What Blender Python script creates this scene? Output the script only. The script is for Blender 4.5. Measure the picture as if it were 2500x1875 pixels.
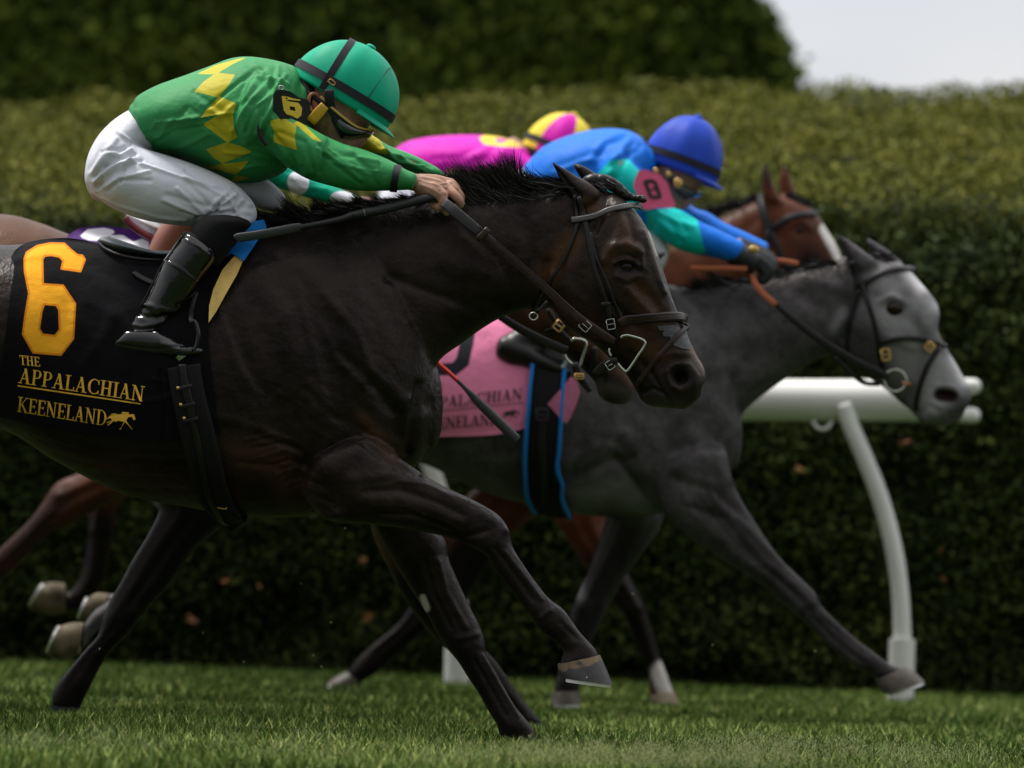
import bpy, math, random
import numpy as np
from mathutils import Vector, Matrix
from mathutils.bvhtree import BVHTree
from mathutils.geometry import tessellate_polygon

random.seed(7)
rng = np.random.default_rng(7)
S = bpy.context.scene
COL = S.collection
for o in list(bpy.data.objects): bpy.data.objects.remove(o)

# ------------------------------------------------------------------ camera
CAM = np.array((0.0, 0.0, 0.63)); FPX = 14000.0
ROLL = math.radians(2.0); PITCH = math.atan(262.5 / FPX)
F_ = np.array((0, math.cos(PITCH), math.sin(PITCH)))
R0 = np.array((1.0, 0, 0)); U0 = np.array((0, -math.sin(PITCH), math.cos(PITCH)))
R_ = R0 * math.cos(ROLL) + U0 * math.sin(ROLL)
U_ = -R0 * math.sin(ROLL) + U0 * math.cos(ROLL)
cd = bpy.data.cameras.new("camera"); cam = bpy.data.objects.new("camera", cd); COL.objects.link(cam)
cd.sensor_width = 36; cd.lens = FPX / 2500 * 36; cd.clip_end = 3000; cd.clip_start = 0.5
cam.matrix_world = Matrix(((R_[0], U_[0], -F_[0], CAM[0]), (R_[1], U_[1], -F_[1], CAM[1]), (R_[2], U_[2], -F_[2], CAM[2]), (0, 0, 0, 1)))
cd.dof.use_dof = True; cd.dof.focus_distance = 13.85; cd.dof.aperture_fstop = 2.7
S.camera = cam

# ------------------------------------------------------------------ light
W = bpy.data.worlds.new("World"); S.world = W; W.use_nodes = True
nt = W.node_tree; nt.nodes.clear()
SUN_EL, SUN_AZ = math.radians(66), math.radians(-62)      # azimuth from +Y towards +X
sky = nt.nodes.new('ShaderNodeTexSky'); sky.sky_type = 'NISHITA'; sky.sun_disc = False
sky.sun_elevation = SUN_EL; sky.sun_rotation = SUN_AZ
tc = nt.nodes.new('ShaderNodeTexCoord'); sx = nt.nodes.new('ShaderNodeSeparateXYZ')
nt.links.new(tc.outputs['Generated'], sx.inputs[0])
ns = nt.nodes.new('ShaderNodeTexNoise'); ns.inputs['Scale'].default_value = 5.5; ns.inputs['Detail'].default_value = 4
mp = nt.nodes.new('ShaderNodeMapping'); mp.inputs['Scale'].default_value = (1, 1, 2.4)
nt.links.new(tc.outputs['Generated'], mp.inputs[0]); nt.links.new(mp.outputs[0], ns.inputs['Vector'])
cr = nt.nodes.new('ShaderNodeValToRGB')
cr.color_ramp.elements[0].position = .35; cr.color_ramp.elements[0].color = (.77, .785, .83, 1)
cr.color_ramp.elements[1].position = .62; cr.color_ramp.elements[1].color = (.93, .925, .915, 1)
nt.links.new(ns.outputs[0], cr.inputs[0])
el = nt.nodes.new('ShaderNodeMapRange')                      # overcast sky: brighter overhead
el.inputs[1].default_value = 0; el.inputs[2].default_value = 1; el.inputs[3].default_value = 6.4; el.inputs[4].default_value = 17.0
nt.links.new(sx.outputs['Z'], el.inputs[0])
fy = nt.nodes.new('ShaderNodeMapRange')                      # sky dimmed behind the camera, added to darken faces turned towards it
fy.inputs[1].default_value = -1; fy.inputs[2].default_value = .3; fy.inputs[3].default_value = .36; fy.inputs[4].default_value = 1.0
nt.links.new(sx.outputs['Y'], fy.inputs[0])
ml = nt.nodes.new('ShaderNodeMath'); ml.operation = 'MULTIPLY'
nt.links.new(el.outputs[0], ml.inputs[0]); nt.links.new(fy.outputs[0], ml.inputs[1])
vm = nt.nodes.new('ShaderNodeVectorMath'); vm.operation = 'SCALE'
nt.links.new(cr.outputs[0], vm.inputs[0]); nt.links.new(ml.outputs[0], vm.inputs['Scale'])
mx = nt.nodes.new('ShaderNodeMixRGB'); mx.inputs[0].default_value = .95
nt.links.new(sky.outputs[0], mx.inputs[1]); nt.links.new(vm.outputs[0], mx.inputs[2])
bg = nt.nodes.new('ShaderNodeBackground'); bg.inputs[1].default_value = 0.1
nt.links.new(mx.outputs[0], bg.inputs[0])
ow = nt.nodes.new('ShaderNodeOutputWorld'); nt.links.new(bg.outputs[0], ow.inputs[0])
sl = bpy.data.lights.new("sun", 'SUN'); sl.energy = 3.1; sl.angle = math.radians(16); sl.color = (1, .96, .9)
sun = bpy.data.objects.new("sun", sl); COL.objects.link(sun)
sdir = Vector((math.sin(SUN_AZ) * math.cos(SUN_EL), math.cos(SUN_AZ) * math.cos(SUN_EL), math.sin(SUN_EL)))
sun.rotation_euler = sdir.to_track_quat('Z', 'Y').to_euler()
S.view_settings.view_transform = 'Standard'; S.view_settings.look = 'None'
S.view_settings.exposure = 0.40; S.view_settings.gamma = 1
S.render.engine = 'CYCLES'

# ------------------------------------------------------------------ mapping photograph crops -> pixels of the 2500x1875 photograph
CR = dict(p=(0, 0, 1), f=(0, 0, 1.1302), a=(0, 0, .4521), b=(0, 500, .3617), c=(600, 300, .3617), d=(1100, 400, .3918),
          e=(900, 200, .4521), g=(1700, 400, .4219), h=(0, 1000, .5274), i=(700, 1000, .5275), j=(1200, 900, .5424),
          m=(1000, 750, .2411), K=(640, 80, .16275), q=(960, 380, .1085), w=(1500, 250, .2713), z=(0, 1150, .3618),
          y=(2100, 850, .1808), n=(380, 780, .3015), u=(0, 560, .3135))
def T(c, pts):
    x0, y0, k = CR[c]
    return [(x0 + x * k, y0 + y * k) for x, y in pts]
def TS(c, secs):
    x0, y0, k = CR[c]
    return [(x0 + s[0] * k, y0 + s[1] * k, x0 + s[2] * k, y0 + s[3] * k) + tuple(s[4:]) for s in secs]
def rdir(px, py):
    v = F_ + (px - 1250) / FPX * R_ + (937.5 - py) / FPX * U_
    return v / v[1]
def P(px, py, d): return CAM + rdir(px, py) * d
def proj(V):
    r = V - CAM
    z = r @ F_
    return np.stack((1250 + FPX * (r @ R_) / z, 937.5 - FPX * (r @ U_) / z), 1)
def cspline(A, sub):
    A = np.array(A, float); n = len(A)
    if n < 3 or sub <= 1:
        if sub <= 1: return A
        t = np.linspace(0, 1, sub * (n - 1) + 1)[:, None]
        return A[0] * (1 - t) + A[-1] * t
    E = np.vstack((2 * A[0] - A[1], A, 2 * A[-1] - A[-2])); out = []
    for i in range(1, n):
        p0, p1, p2, p3 = E[i - 1], E[i], E[i + 1], E[i + 2]
        for j in range(sub):
            t = j / sub
            out.append(.5 * (2 * p1 + (p2 - p0) * t + (2 * p0 - 5 * p1 + 4 * p2 - p3) * t * t + (3 * p1 - p0 - 3 * p2 + p3) * t ** 3))
    out.append(A[-1]); return np.array(out)

# ------------------------------------------------------------------ mesh helpers
class MB:
    def __init__(s): s.v = []; s.f = []
    def add(s, v, f):
        o = len(s.v); s.v += [tuple(map(float, p)) for p in v]; s.f += [tuple(i + o for i in q) for q in f]; return s
def rings(R, close=True, caps=True):
    """R: (n, m, 3) rings -> verts, faces"""
    n, m = R.shape[:2]; V = R.reshape(-1, 3).tolist(); Fc = []
    for i in range(n - 1):
        for j in range(m if close else m - 1):
            k = (j + 1) % m
            Fc.append((i * m + j, i * m + k, (i + 1) * m + k, (i + 1) * m + j))
    if caps:
        Fc.append(tuple(reversed(range(m)))); Fc.append(tuple((n - 1) * m + j for j in range(m)))
    return V, Fc
def loft(secs, d, yc=0, m=64, sub=8, ex=2.0, eg=0.0, rnd=True):
    """secs: (tx,ty,bx,by,halfwidth[,yoff]) in photo pixels; cross-sections span top-bottom and depth"""
    A = np.array([list(s[:5]) + [s[5] if len(s) > 5 else 0] for s in secs], float)
    A = cspline(A, sub); out = []
    if rnd:                      # rounded ends
        def cap(a0, a1):
            c0 = (a0[:2] + a0[2:4]) / 2; c1 = (a1[:2] + a1[2:4]) / 2; dv = c0 - c1; L = np.linalg.norm(dv) + 1e-6
            ext = min(np.linalg.norm(a0[:2] - a0[2:4]) * .22, 60); res = []
            for t in (.35, .7, .95):
                k = math.sqrt(1 - t * t); o = dv / L * ext * t; b = a0.copy()
                b[:2] = c0 + (a0[:2] - c0) * k + o; b[2:4] = c0 + (a0[2:4] - c0) * k + o; b[4] *= k; res.append(b)
            return res
        A = np.vstack(cap(A[0], A[1])[::-1] + [A] + cap(A[-1], A[-2]))
    for a in A:
        dd = d + yc + a[5]
        t = P(a[0], a[1], dd); b = P(a[2], a[3], dd); c = (t + b) / 2; h = (t - b) / 2; hw = max(a[4], .0008)
        th = np.arange(m) * 2 * math.pi / m; cs, sn = np.cos(th), np.sin(th)
        cc = np.sign(cs) * np.abs(cs) ** (2 / ex); ss = np.sign(sn) * np.abs(sn) ** (2 / ex)
        out.append(c + cc[:, None] * h + (ss * hw * (1 + eg * cs))[:, None] * np.array((0, 1, 0)))
    V, Fc = rings(np.array(out))
    return V, Fc
def tube(pts, rad, m=10, sub=4, caps=True, flat=1.0, up=None):
    pts = np.array(pts, float); rad = np.array(rad if np.ndim(rad) else [rad] * len(pts), float)
    A = cspline(np.hstack((pts, rad[:, None])), sub); C = A[:, :3]; r = A[:, 3]
    Tn = np.gradient(C, axis=0); Tn /= np.linalg.norm(Tn, axis=1)[:, None] + 1e-12
    u = np.array((0, 1.0, 0)) if up is None else np.array(up, float); out = []
    th = np.arange(m) * 2 * math.pi / m
    for c, t, q in zip(C, Tn, r):
        s = np.cross(t, u); 
        if np.linalg.norm(s) < 1e-4: s = np.cross(t, (1, 0, 0))
        s /= np.linalg.norm(s); w = np.cross(s, t); u = w
        out.append(c + q * (np.cos(th)[:, None] * s + flat * np.sin(th)[:, None] * w))
    return rings(np.array(out), True, caps)
def ptube(pts, rad, d, **k):      # pixel polyline (px,py[,yoff])
    return tube([P(p[0], p[1], d + (p[2] if len(p) > 2 else 0)) for p in pts], rad, **k)
def box(c, s, R=None):
    c = np.array(c, float); V = []
    for x in (-1, 1):
        for y in (-1, 1):
            for z in (-1, 1):
                p = np.array((x * s[0] / 2, y * s[1] / 2, z * s[2] / 2))
                V.append(c + (R @ p if R is not None else p))
    return V, [(0, 1, 3, 2), (4, 6, 7, 5), (0, 4, 5, 1), (2, 3, 7, 6), (0, 2, 6, 4), (1, 5, 7, 3)]
def ellipsoid(c, ax, R=None, n=24, m=32, zmin=-1.0):
    c = np.array(c, float); out = []
    for i in range(n + 1):
        z = zmin + (1 - zmin) * i / n; z = min(z, .9995); z = math.sin(math.asin(max(zmin, -.9995)) + (math.pi / 2 - .02 - math.asin(max(zmin, -.9995))) * i / n)
        r = math.sqrt(max(0, 1 - z * z)); th = np.arange(m) * 2 * math.pi / m
        q = np.stack((ax[0] * r * np.cos(th), ax[1] * r * np.sin(th), np.full(m, ax[2] * z)), 1)
        if R is not None: q = q @ R.T
        out.append(c + q)
    return rings(np.array(out))
def newmesh(name, v, f):
    me = bpy.data.meshes.new(name); me.from_pydata([tuple(map(float, p)) for p in v], [], [tuple(q) for q in f]); me.update(); return me
def mesh_np(name, V, loops, starts, totals):
    me = bpy.data.meshes.new(name)
    me.vertices.add(len(V)); me.vertices.foreach_set('co', V.astype(np.float32).ravel())
    me.loops.add(len(loops)); me.loops.foreach_set('vertex_index', loops.astype(np.int32))
    me.polygons.add(len(starts)); me.polygons.foreach_set('loop_start', starts.astype(np.int32)); me.polygons.foreach_set('loop_total', totals.astype(np.int32))
    me.update(calc_edges=True); me.validate(); return me
def link(name, me, mat, parent=None, smooth=True, angle=None):
    o = bpy.data.objects.new(name, me); COL.objects.link(o)
    if mat is not None:
        for mm in (mat if isinstance(mat, (list, tuple)) else [mat]): me.materials.append(mm)
    me.polygons.foreach_set('use_smooth', [smooth] * len(me.polygons))
    if angle: me.set_sharp_from_angle(angle=math.radians(angle))
    if parent is not None:
        o.parent = parent; l = parent_loc(parent); o.matrix_parent_inverse = Matrix.Translation(l).inverted()
    return o
def parent_loc(p): return Vector(p.location) if p.type == 'EMPTY' else Vector((0, 0, 0))
def part(name, vf, mat, parent=None, smooth=True, angle=None):
    if isinstance(vf, MB): vf = (vf.v, vf.f)
    return link(name, newmesh(name, *vf), mat, parent, smooth, angle)
def tag(o, label, cat, group=None, kind=None):
    if label: o['label'] = label
    if cat: o['category'] = cat
    if group: o['group'] = group
    if kind: o['kind'] = kind
    return o
def thing(name, loc, label, cat, group=None):
    o = bpy.data.objects.new(name, None); COL.objects.link(o); o.location = tuple(map(float, loc)); o.empty_display_size = .2
    return tag(o, label, cat, group)
def remesh(mb, voxel, it=4):
    me = newmesh('tmp', mb.v, mb.f); o = bpy.data.objects.new('tmp', me); COL.objects.link(o)
    md = o.modifiers.new('r', 'REMESH'); md.mode = 'VOXEL'; md.voxel_size = voxel; md.adaptivity = 0
    dg = bpy.context.evaluated_depsgraph_get(); dg.update()
    me2 = bpy.data.meshes.new_from_object(o.evaluated_get(dg)); bpy.data.objects.remove(o); bpy.data.meshes.remove(me)
    V = getv(me2); V = lap(me2, V, it); setv(me2, V); return me2
def getv(me):
    V = np.empty(len(me.vertices) * 3, np.float32); me.vertices.foreach_get('co', V); return V.reshape(-1, 3).astype(float)
def setv(me, V): me.vertices.foreach_set('co', V.astype(np.float32).ravel()); me.update()
def getn(me):
    N = np.empty(len(me.vertices) * 3, np.float32); me.vertices.foreach_get('normal', N); return N.reshape(-1, 3).astype(float)
def edges(me):
    E = np.empty(len(me.edges) * 2, np.int32); me.edges.foreach_get('vertices', E); return E.reshape(-1, 2)
def lap(me, V, it, w=.6, mask=None):
    E = edges(me); n = len(V)
    a = np.concatenate((E[:, 0], E[:, 1])); b = np.concatenate((E[:, 1], E[:, 0]))
    cnt = np.maximum(np.bincount(a, minlength=n), 1)
    for _ in range(it):
        M = np.stack([np.bincount(a, V[b, k], n) for k in range(3)], 1) / cnt[:, None]
        ww = w if mask is None else w * mask[:, None]
        V = V + (M - V) * ww
    return V
def joinmesh(a, b):
    va, vb = getv(a), getv(b)
    def L(me):
        l = np.empty(len(me.loops), np.int32); me.loops.foreach_get('vertex_index', l)
        s = np.empty(len(me.polygons), np.int32); me.polygons.foreach_get('loop_start', s)
        t = np.empty(len(me.polygons), np.int32); me.polygons.foreach_get('loop_total', t); return l, s, t
    la, sa, ta = L(a); lb, sb, tb = L(b)
    return mesh_np('j', np.vstack((va, vb)), np.concatenate((la, lb + len(va))), np.concatenate((sa, sb + len(la))), np.concatenate((ta, tb)))
def pdist(Q, pts):
    best = np.full(len(Q), 1e9); pts = np.array(pts, float)
    if len(pts) == 1: return np.hypot(*(Q - pts[0]).T)
    for a, b in zip(pts[:-1], pts[1:]):
        ab = b - a; t = np.clip(((Q - a) @ ab) / (ab @ ab + 1e-9), 0, 1)
        best = np.minimum(best, np.hypot(*(Q - (a + t[:, None] * ab)).T))
    return best
def sdf(Q, polys):
    """positive inside the union of polygons (list of vertex lists; a polygon may be ('hole', pts))"""
    out = np.full(len(Q), -1e3)
    for pl in polys:
        hole = isinstance(pl, tuple) and isinstance(pl[0], str)
        pts = np.array(pl[1] if hole else pl, float)
        d = pdist(Q, np.vstack((pts, pts[:1])))
        ins = np.zeros(len(Q), bool); x, y = Q.T
        for (x1, y1), (x2, y2) in zip(pts, np.roll(pts, -1, 0)):
            c = ((y1 > y) != (y2 > y)) & (x < (x2 - x1) * (y - y1) / (y2 - y1 + 1e-12) + x1); ins ^= c
        s = np.where(ins, d, -d)
        out = np.minimum(out, -s) if hole else np.maximum(out, s)
    return out
def attr(me, name, val):
    a = me.attributes.new(name, 'FLOAT', 'POINT'); a.data.foreach_set('value', np.asarray(val, np.float32))
def sculpt(me, strokes, yr=None, noise=None, both=True):
    V = getv(me); N = getn(me); Q = proj(V); disp = np.zeros(len(V))
    ny = -N[:, 1]
    for s in strokes:
        pts, r, amp = s[0], s[1], s[2]; pts = np.array(pts, float)
        lo = pts.min(0) - 3 * r; hi = pts.max(0) + 3 * r
        m = (Q[:, 0] > lo[0]) & (Q[:, 0] < hi[0]) & (Q[:, 1] > lo[1]) & (Q[:, 1] < hi[1])
        if len(s) > 3 and s[3]: m &= (V[:, 1] > s[3][0]) & (V[:, 1] < s[3][1])
        idx = np.nonzero(m)[0]
        if not len(idx): continue
        dd = pdist(Q[idx], pts)
        w = np.abs(ny[idx]) if both else np.clip(ny[idx], 0, 1)
        disp[idx] += amp * np.exp(-(dd / r) ** 2) * np.clip(w * 1.6, 0, 1)
    V = V + N * disp[:, None]; setv(me, V)
def bvh(*mes):
    V, Fc = [], []
    for me in mes:
        o = len(V); V += [tuple(v.co) for v in me.vertices]; Fc += [tuple(i + o for i in p.vertices) for p in me.polygons]
    return BVHTree.FromPolygons(V, Fc)
def hit(bv, px, py, dc):
    r = rdir(px, py); rn = Vector(r).normalized()
    h = bv.ray_cast(Vector(CAM), rn)
    if h[0] is not None and abs(h[0][1] - dc) < .8: return np.array(h[0]), np.array(h[1]), True
    h = bv.find_nearest(Vector(P(px, py, dc)))
    p = P(px, py, dc); return p, np.array((0, -1.0, 0)), False

# ------------------------------------------------------------------ materials
def mat(name, col, rough=.6, spec=.5, noise=0, nscale=20, bump=0, bscale=150, layers=(), metal=0, sheen=0, coat=0, stretch=None, col2=None, bump2=0, b2scale=12, trans=0, wave=None, alpha=1):
    m = bpy.data.materials.new(name); m.use_nodes = True; t = m.node_tree; N = t.nodes; L = t.links
    b = N['Principled BSDF']; b.inputs['Roughness'].default_value = rough; b.inputs['Metallic'].default_value = metal
    b.inputs['Specular IOR Level'].default_value = spec
    if sheen: b.inputs['Sheen Weight'].default_value = sheen
    if coat: b.inputs['Coat Weight'].default_value = coat; b.inputs['Coat Roughness'].default_value = .05
    tcn = N.new('ShaderNodeTexCoord'); vec = tcn.outputs['Object']
    if stretch:
        mpn = N.new('ShaderNodeMapping'); mpn.inputs['Scale'].default_value = stretch; L.new(vec, mpn.inputs[0]); svec = mpn.outputs[0]
    else: svec = vec
    rgb = N.new('ShaderNodeRGB'); rgb.outputs[0].default_value = (*col, 1); cur = rgb.outputs[0]
    if noise:
        n = N.new('ShaderNodeTexNoise'); n.inputs['Scale'].default_value = nscale; n.inputs['Detail'].default_value = 5; L.new(vec, n.inputs['Vector'])
        mr = N.new('ShaderNodeMapRange'); mr.inputs[1].default_value = .3; mr.inputs[2].default_value = .7; L.new(n.outputs[0], mr.inputs[0])
        mxn = N.new('ShaderNodeMixRGB'); L.new(mr.outputs[0], mxn.inputs[0])
        c2 = col2 or tuple(min(1, c * (1 + noise)) for c in col)
        c1 = tuple(c * (1 - noise) for c in col)
        mxn.inputs[1].default_value = (*c1, 1); mxn.inputs[2].default_value = (*c2, 1); cur = mxn.outputs[0]
    for an, c, lo, hi in layers:      # attribute-driven colour of the thing itself (markings, pattern)
        a = N.new('ShaderNodeAttribute'); a.attribute_name = an
        mr = N.new('ShaderNodeMapRange'); mr.inputs[1].default_value = lo; mr.inputs[2].default_value = hi; mr.clamp = True
        L.new(a.outputs['Fac'], mr.inputs[0]); mxn = N.new('ShaderNodeMixRGB'); L.new(mr.outputs[0], mxn.inputs[0]); L.new(cur, mxn.inputs[1]); mxn.inputs[2].default_value = (*c, 1); cur = mxn.outputs[0]
    L.new(cur, b.inputs['Base Color'])
    nrm = None
    for st, sc, ve, dist in ((bump, bscale, svec, .002), (bump2, b2scale, vec, .02)):
        if st:
            n = N.new('ShaderNodeTexNoise'); n.inputs['Scale'].default_value = sc; n.inputs['Detail'].default_value = 4; L.new(ve, n.inputs['Vector'])
            bp = N.new('ShaderNodeBump'); bp.inputs['Strength'].default_value = st; bp.inputs['Distance'].default_value = dist; L.new(n.outputs[0], bp.inputs['Height'])
            if nrm: L.new(nrm, bp.inputs['Normal'])
            nrm = bp.outputs[0]
    if nrm: L.new(nrm, b.inputs['Normal'])
    if trans: b.inputs['Transmission Weight'].default_value = trans
    return m
M = {}
M['leather'] = mat('black_leather', (.008, .0068, .007), .34, .3, .3, 60, .3, 300)
M['brown_leather'] = mat('dark_brown_leather', (.022, .010, .008), .36, .32, .3, 60, .3, 300)
M['patent'] = mat('patent_leather', (.004, .004, .005), .09, .45, 0, 1, 0, 1, coat=.2, bump2=.35, b2scale=9)
M['steel'] = mat('steel', (.42, .43, .39), .25, .5, metal=1)
M['brass'] = mat('brass', (.55, .36, .12), .35, .5, metal=1)
M['rubber'] = mat('rubber', (.011, .011, .012), .45, .25, bump=.5, bscale=400)
M['white_plastic'] = mat('white_paint', (.74, .74, .71), .38, .5, .06, 5, bump=.1, bscale=60)
M['foam'] = mat('yellow_foam', (.62, .42, .13), .85, .2, .15, 40, .6, 250)
M['bluecloth'] = mat('blue_cloth', (.01, .17, .52), .8, .2, .15, 30, .4, 300)
M['skin'] = mat('skin', (.36, .19, .13), .5, .4, .18, 60, .4, 260, col2=(.46, .25, .17))
M['hair'] = mat('dark_hair', (.008, .007, .007), .5, .4)
M['eye'] = mat('eye', (.010, .0035, .0015), .12, .25)
M['glass'] = mat('goggle_lens', (.006, .008, .007), .06, .7, coat=.5)
M['sole'] = mat('hoof_sole', (.30, .24, .15), .8, .3, .4, 40, .6, 60)
M['shoe'] = mat('aluminium_shoe', (.62, .63, .6), .35, .5, metal=.6)
def cloth(name, col, layers=(), b2=.5, rough=.55, spec=.16):
    return mat(name, col, rough, spec, .06, 9, .25, 700, layers, bump2=b2, b2scale=11)

# ------------------------------------------------------------------ ribbons, tack
def ribbon(px, width, bv, dc, off=.004, th=.003, wobble=0, free=None, step=7, closed=False):
    """strap that follows px polyline on a body (bv) or free in the air (free = depth or list of depths)"""
    A = np.array([list(p[:2]) for p in px], float); wd = np.array(width if np.ndim(width) else [width] * len(px), float)
    fr = None if free is None else np.array(free if np.ndim(free) else [free] * len(px), float)
    cols = [A, wd[:, None]] + ([fr[:, None]] if fr is not None else [])
    L = np.hypot(*np.diff(A, axis=0).T).sum(); sub = max(2, int(L / max(1, len(px) - 1) / step))
    B = cspline(np.hstack(cols), sub); pts = []; nr = []
    for b in B:
        if fr is None:
            p, n, ok = hit(bv, b[0], b[1], dc); pts.append(p); nr.append(n if ok else (0, -1.0, 0))
        else: pts.append(P(b[0], b[1], b[3])); nr.append((0, -1.0, 0))
    pts = np.array(pts); nr = np.array(nr, float)
    for _ in range(4):
        nr[1:-1] = (nr[:-2] + nr[1:-1] * 2 + nr[2:]) / 4
        if fr is None: pts[1:-1, 1] = (pts[:-2, 1] + pts[1:-1, 1] * 2 + pts[2:, 1]) / 4
    nr /= np.linalg.norm(nr, axis=1)[:, None]
    tn = np.gradient(pts, axis=0); tn /= np.linalg.norm(tn, axis=1)[:, None] + 1e-9
    sd = np.cross(tn, nr); sd /= np.linalg.norm(sd, axis=1)[:, None] + 1e-9
    nr = np.cross(sd, tn); R = []
    for p, n, s, b in zip(pts, nr, sd, B):
        h = b[2] / FPX * dc / 2; q = p + n * off
        R.append([q - s * h, q - s * h * .96 + n * th, q - s * h * .7 + n * th * 1.25, q + s * h * .7 + n * th * 1.25, q + s * h * .96 + n * th, q + s * h])
    return rings(np.array(R))
def drape(quad, bv, dc, nu, nv, off=.008, blur=6, mirror=None, amp=0):
    """quad = (top, right, bottom, left) polylines (top/bottom left->right, left/right top->bottom) laid over a body"""
    def rs(pl, n):
        A = cspline(pl, 8); s = np.concatenate(([0], np.cumsum(np.hypot(*np.diff(A, axis=0).T)))); t = np.linspace(0, s[-1], n)
        return np.stack((np.interp(t, s, A[:, 0]), np.interp(t, s, A[:, 1])), 1)
    t, r, b, l = rs(quad[0], nu), rs(quad[1], nv), rs(quad[2], nu), rs(quad[3], nv)
    u = np.linspace(0, 1, nu)[None, :, None]; v = np.linspace(0, 1, nv)[:, None, None]
    G = (1 - v) * t[None] + v * b[None] + (1 - u) * l[:, None] + u * r[:, None] - ((1 - u) * (1 - v) * t[0] + u * (1 - v) * t[-1] + (1 - u) * v * b[0] + u * v * b[-1])
    D = np.zeros((nv, nu)); ok = np.zeros((nv, nu), bool)
    for i in range(nv):
        for j in range(nu):
            p, n, o = hit(bv, G[i, j, 0], G[i, j, 1], dc); D[i, j] = p[1]; ok[i, j] = o
    base = D.copy()
    for _ in range(blur):
        Dp = np.pad(D, 1, mode='edge'); D2 = (Dp[:-2, 1:-1] + Dp[2:, 1:-1] + Dp[1:-1, :-2] + Dp[1:-1, 2:] + D * 2) / 6
        D = np.minimum(D2, base)
    return G, D - off
def gridmesh(name, G, D, thick=.004, keep=None):
    nv, nu = D.shape
    V = np.array([[P(G[i, j, 0], G[i, j, 1], D[i, j]) for j in range(nu)] for i in range(nv)]).reshape(-1, 3)
    B = V + np.array((0, thick, 0)); VV = np.vstack((V, B)); n = nv * nu; Fc = []
    for i in range(nv - 1):
        for j in range(nu - 1):
            a = i * nu + j; Fc.append((a, a + nu, a + nu + 1, a + 1)); Fc.append((n + a, n + a + 1, n + a + nu + 1, n + a + nu))
    for j in range(nu - 1):
        a = j; Fc.append((a, a + 1, n + a + 1, n + a)); a = (nv - 1) * nu + j; Fc.append((a + 1, a, n + a, n + a + 1))
    for i in range(nv - 1):
        a = i * nu; Fc.append((a + nu, a, n + a, n + a + nu)); a = i * nu + nu - 1; Fc.append((a, a + nu, n + a + nu, n + a))
    return newmesh(name, VV, Fc)
def decal(quads, bv, dc, off, th=.0012, cell=9):
    """small raised shapes (embroidery) laid on a surface: list of px quads"""
    mb = MB(); k = 0
    for q in quads:
        q = np.array(q, float); L1 = max(np.hypot(*(q[1] - q[0])), np.hypot(*(q[2] - q[3]))); L2 = max(np.hypot(*(q[3] - q[0])), np.hypot(*(q[2] - q[1])))
        n1 = max(1, int(L1 / cell)); n2 = max(1, int(L2 / cell)); o = off + (k % 9) * .00012; k += 1; V = []; Fc = []
        for i in range(n1 + 1):
            for j in range(n2 + 1):
                u, v = i / n1, j / n2; p = (1 - u) * (1 - v) * q[0] + u * (1 - v) * q[1] + u * v * q[2] + (1 - u) * v * q[3]
                h, n, ok = hit(bv, p[0], p[1], dc); V.append(h - rdir(*p) * o)
        for i in range(n1):
            for j in range(n2):
                a = i * (n2 + 1) + j; Fc.append((a, a + 1, a + n2 + 2, a + n2 + 1))
        mb.add(V, Fc)
    return mb

# ------------------------------------------------------------------ lettering (serif capitals built from strokes)
def arcq(cx, cy, rx, ry, a0, a1, w0, w1, n=8):
    out = []; an = np.radians(np.linspace(a0, a1, n + 1)); ws = w0 + (w1 - w0) * np.sin(np.linspace(0, math.pi, n + 1))
    for k in range(n):
        a, b = an[k], an[k + 1]
        out.append([(cx + rx * math.cos(a), cy + ry * math.sin(a)), (cx + rx * math.cos(b), cy + ry * math.sin(b)),
                    (cx + (rx - ws[k + 1]) * math.cos(b), cy + (ry - ws[k + 1] * .55) * math.sin(b)), (cx + (rx - ws[k]) * math.cos(a), cy + (ry - ws[k] * .55) * math.sin(a))])
    return out
def ln(x0, y0, x1, y1, w):
    dx, dy = x1 - x0, y1 - y0; L = math.hypot(dx, dy); nx, ny = -dy / L * w / 2, dx / L * w / 2
    if abs(dy) > abs(dx) * .3: nx, ny = (-w / 2 * (1 if dy > 0 else -1), 0) if abs(dy) > 0 else (nx, ny)
    return [(x0 + nx, y0 + ny), (x1 + nx, y1 + ny), (x1 - nx, y1 - ny), (x0 - nx, y0 - ny)]
TK, TN, SF = .15, .065, .05
def sf(x, y, w=.36): return ln(x - w / 2, y, x + w / 2, y, SF)
GL = {}
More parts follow.
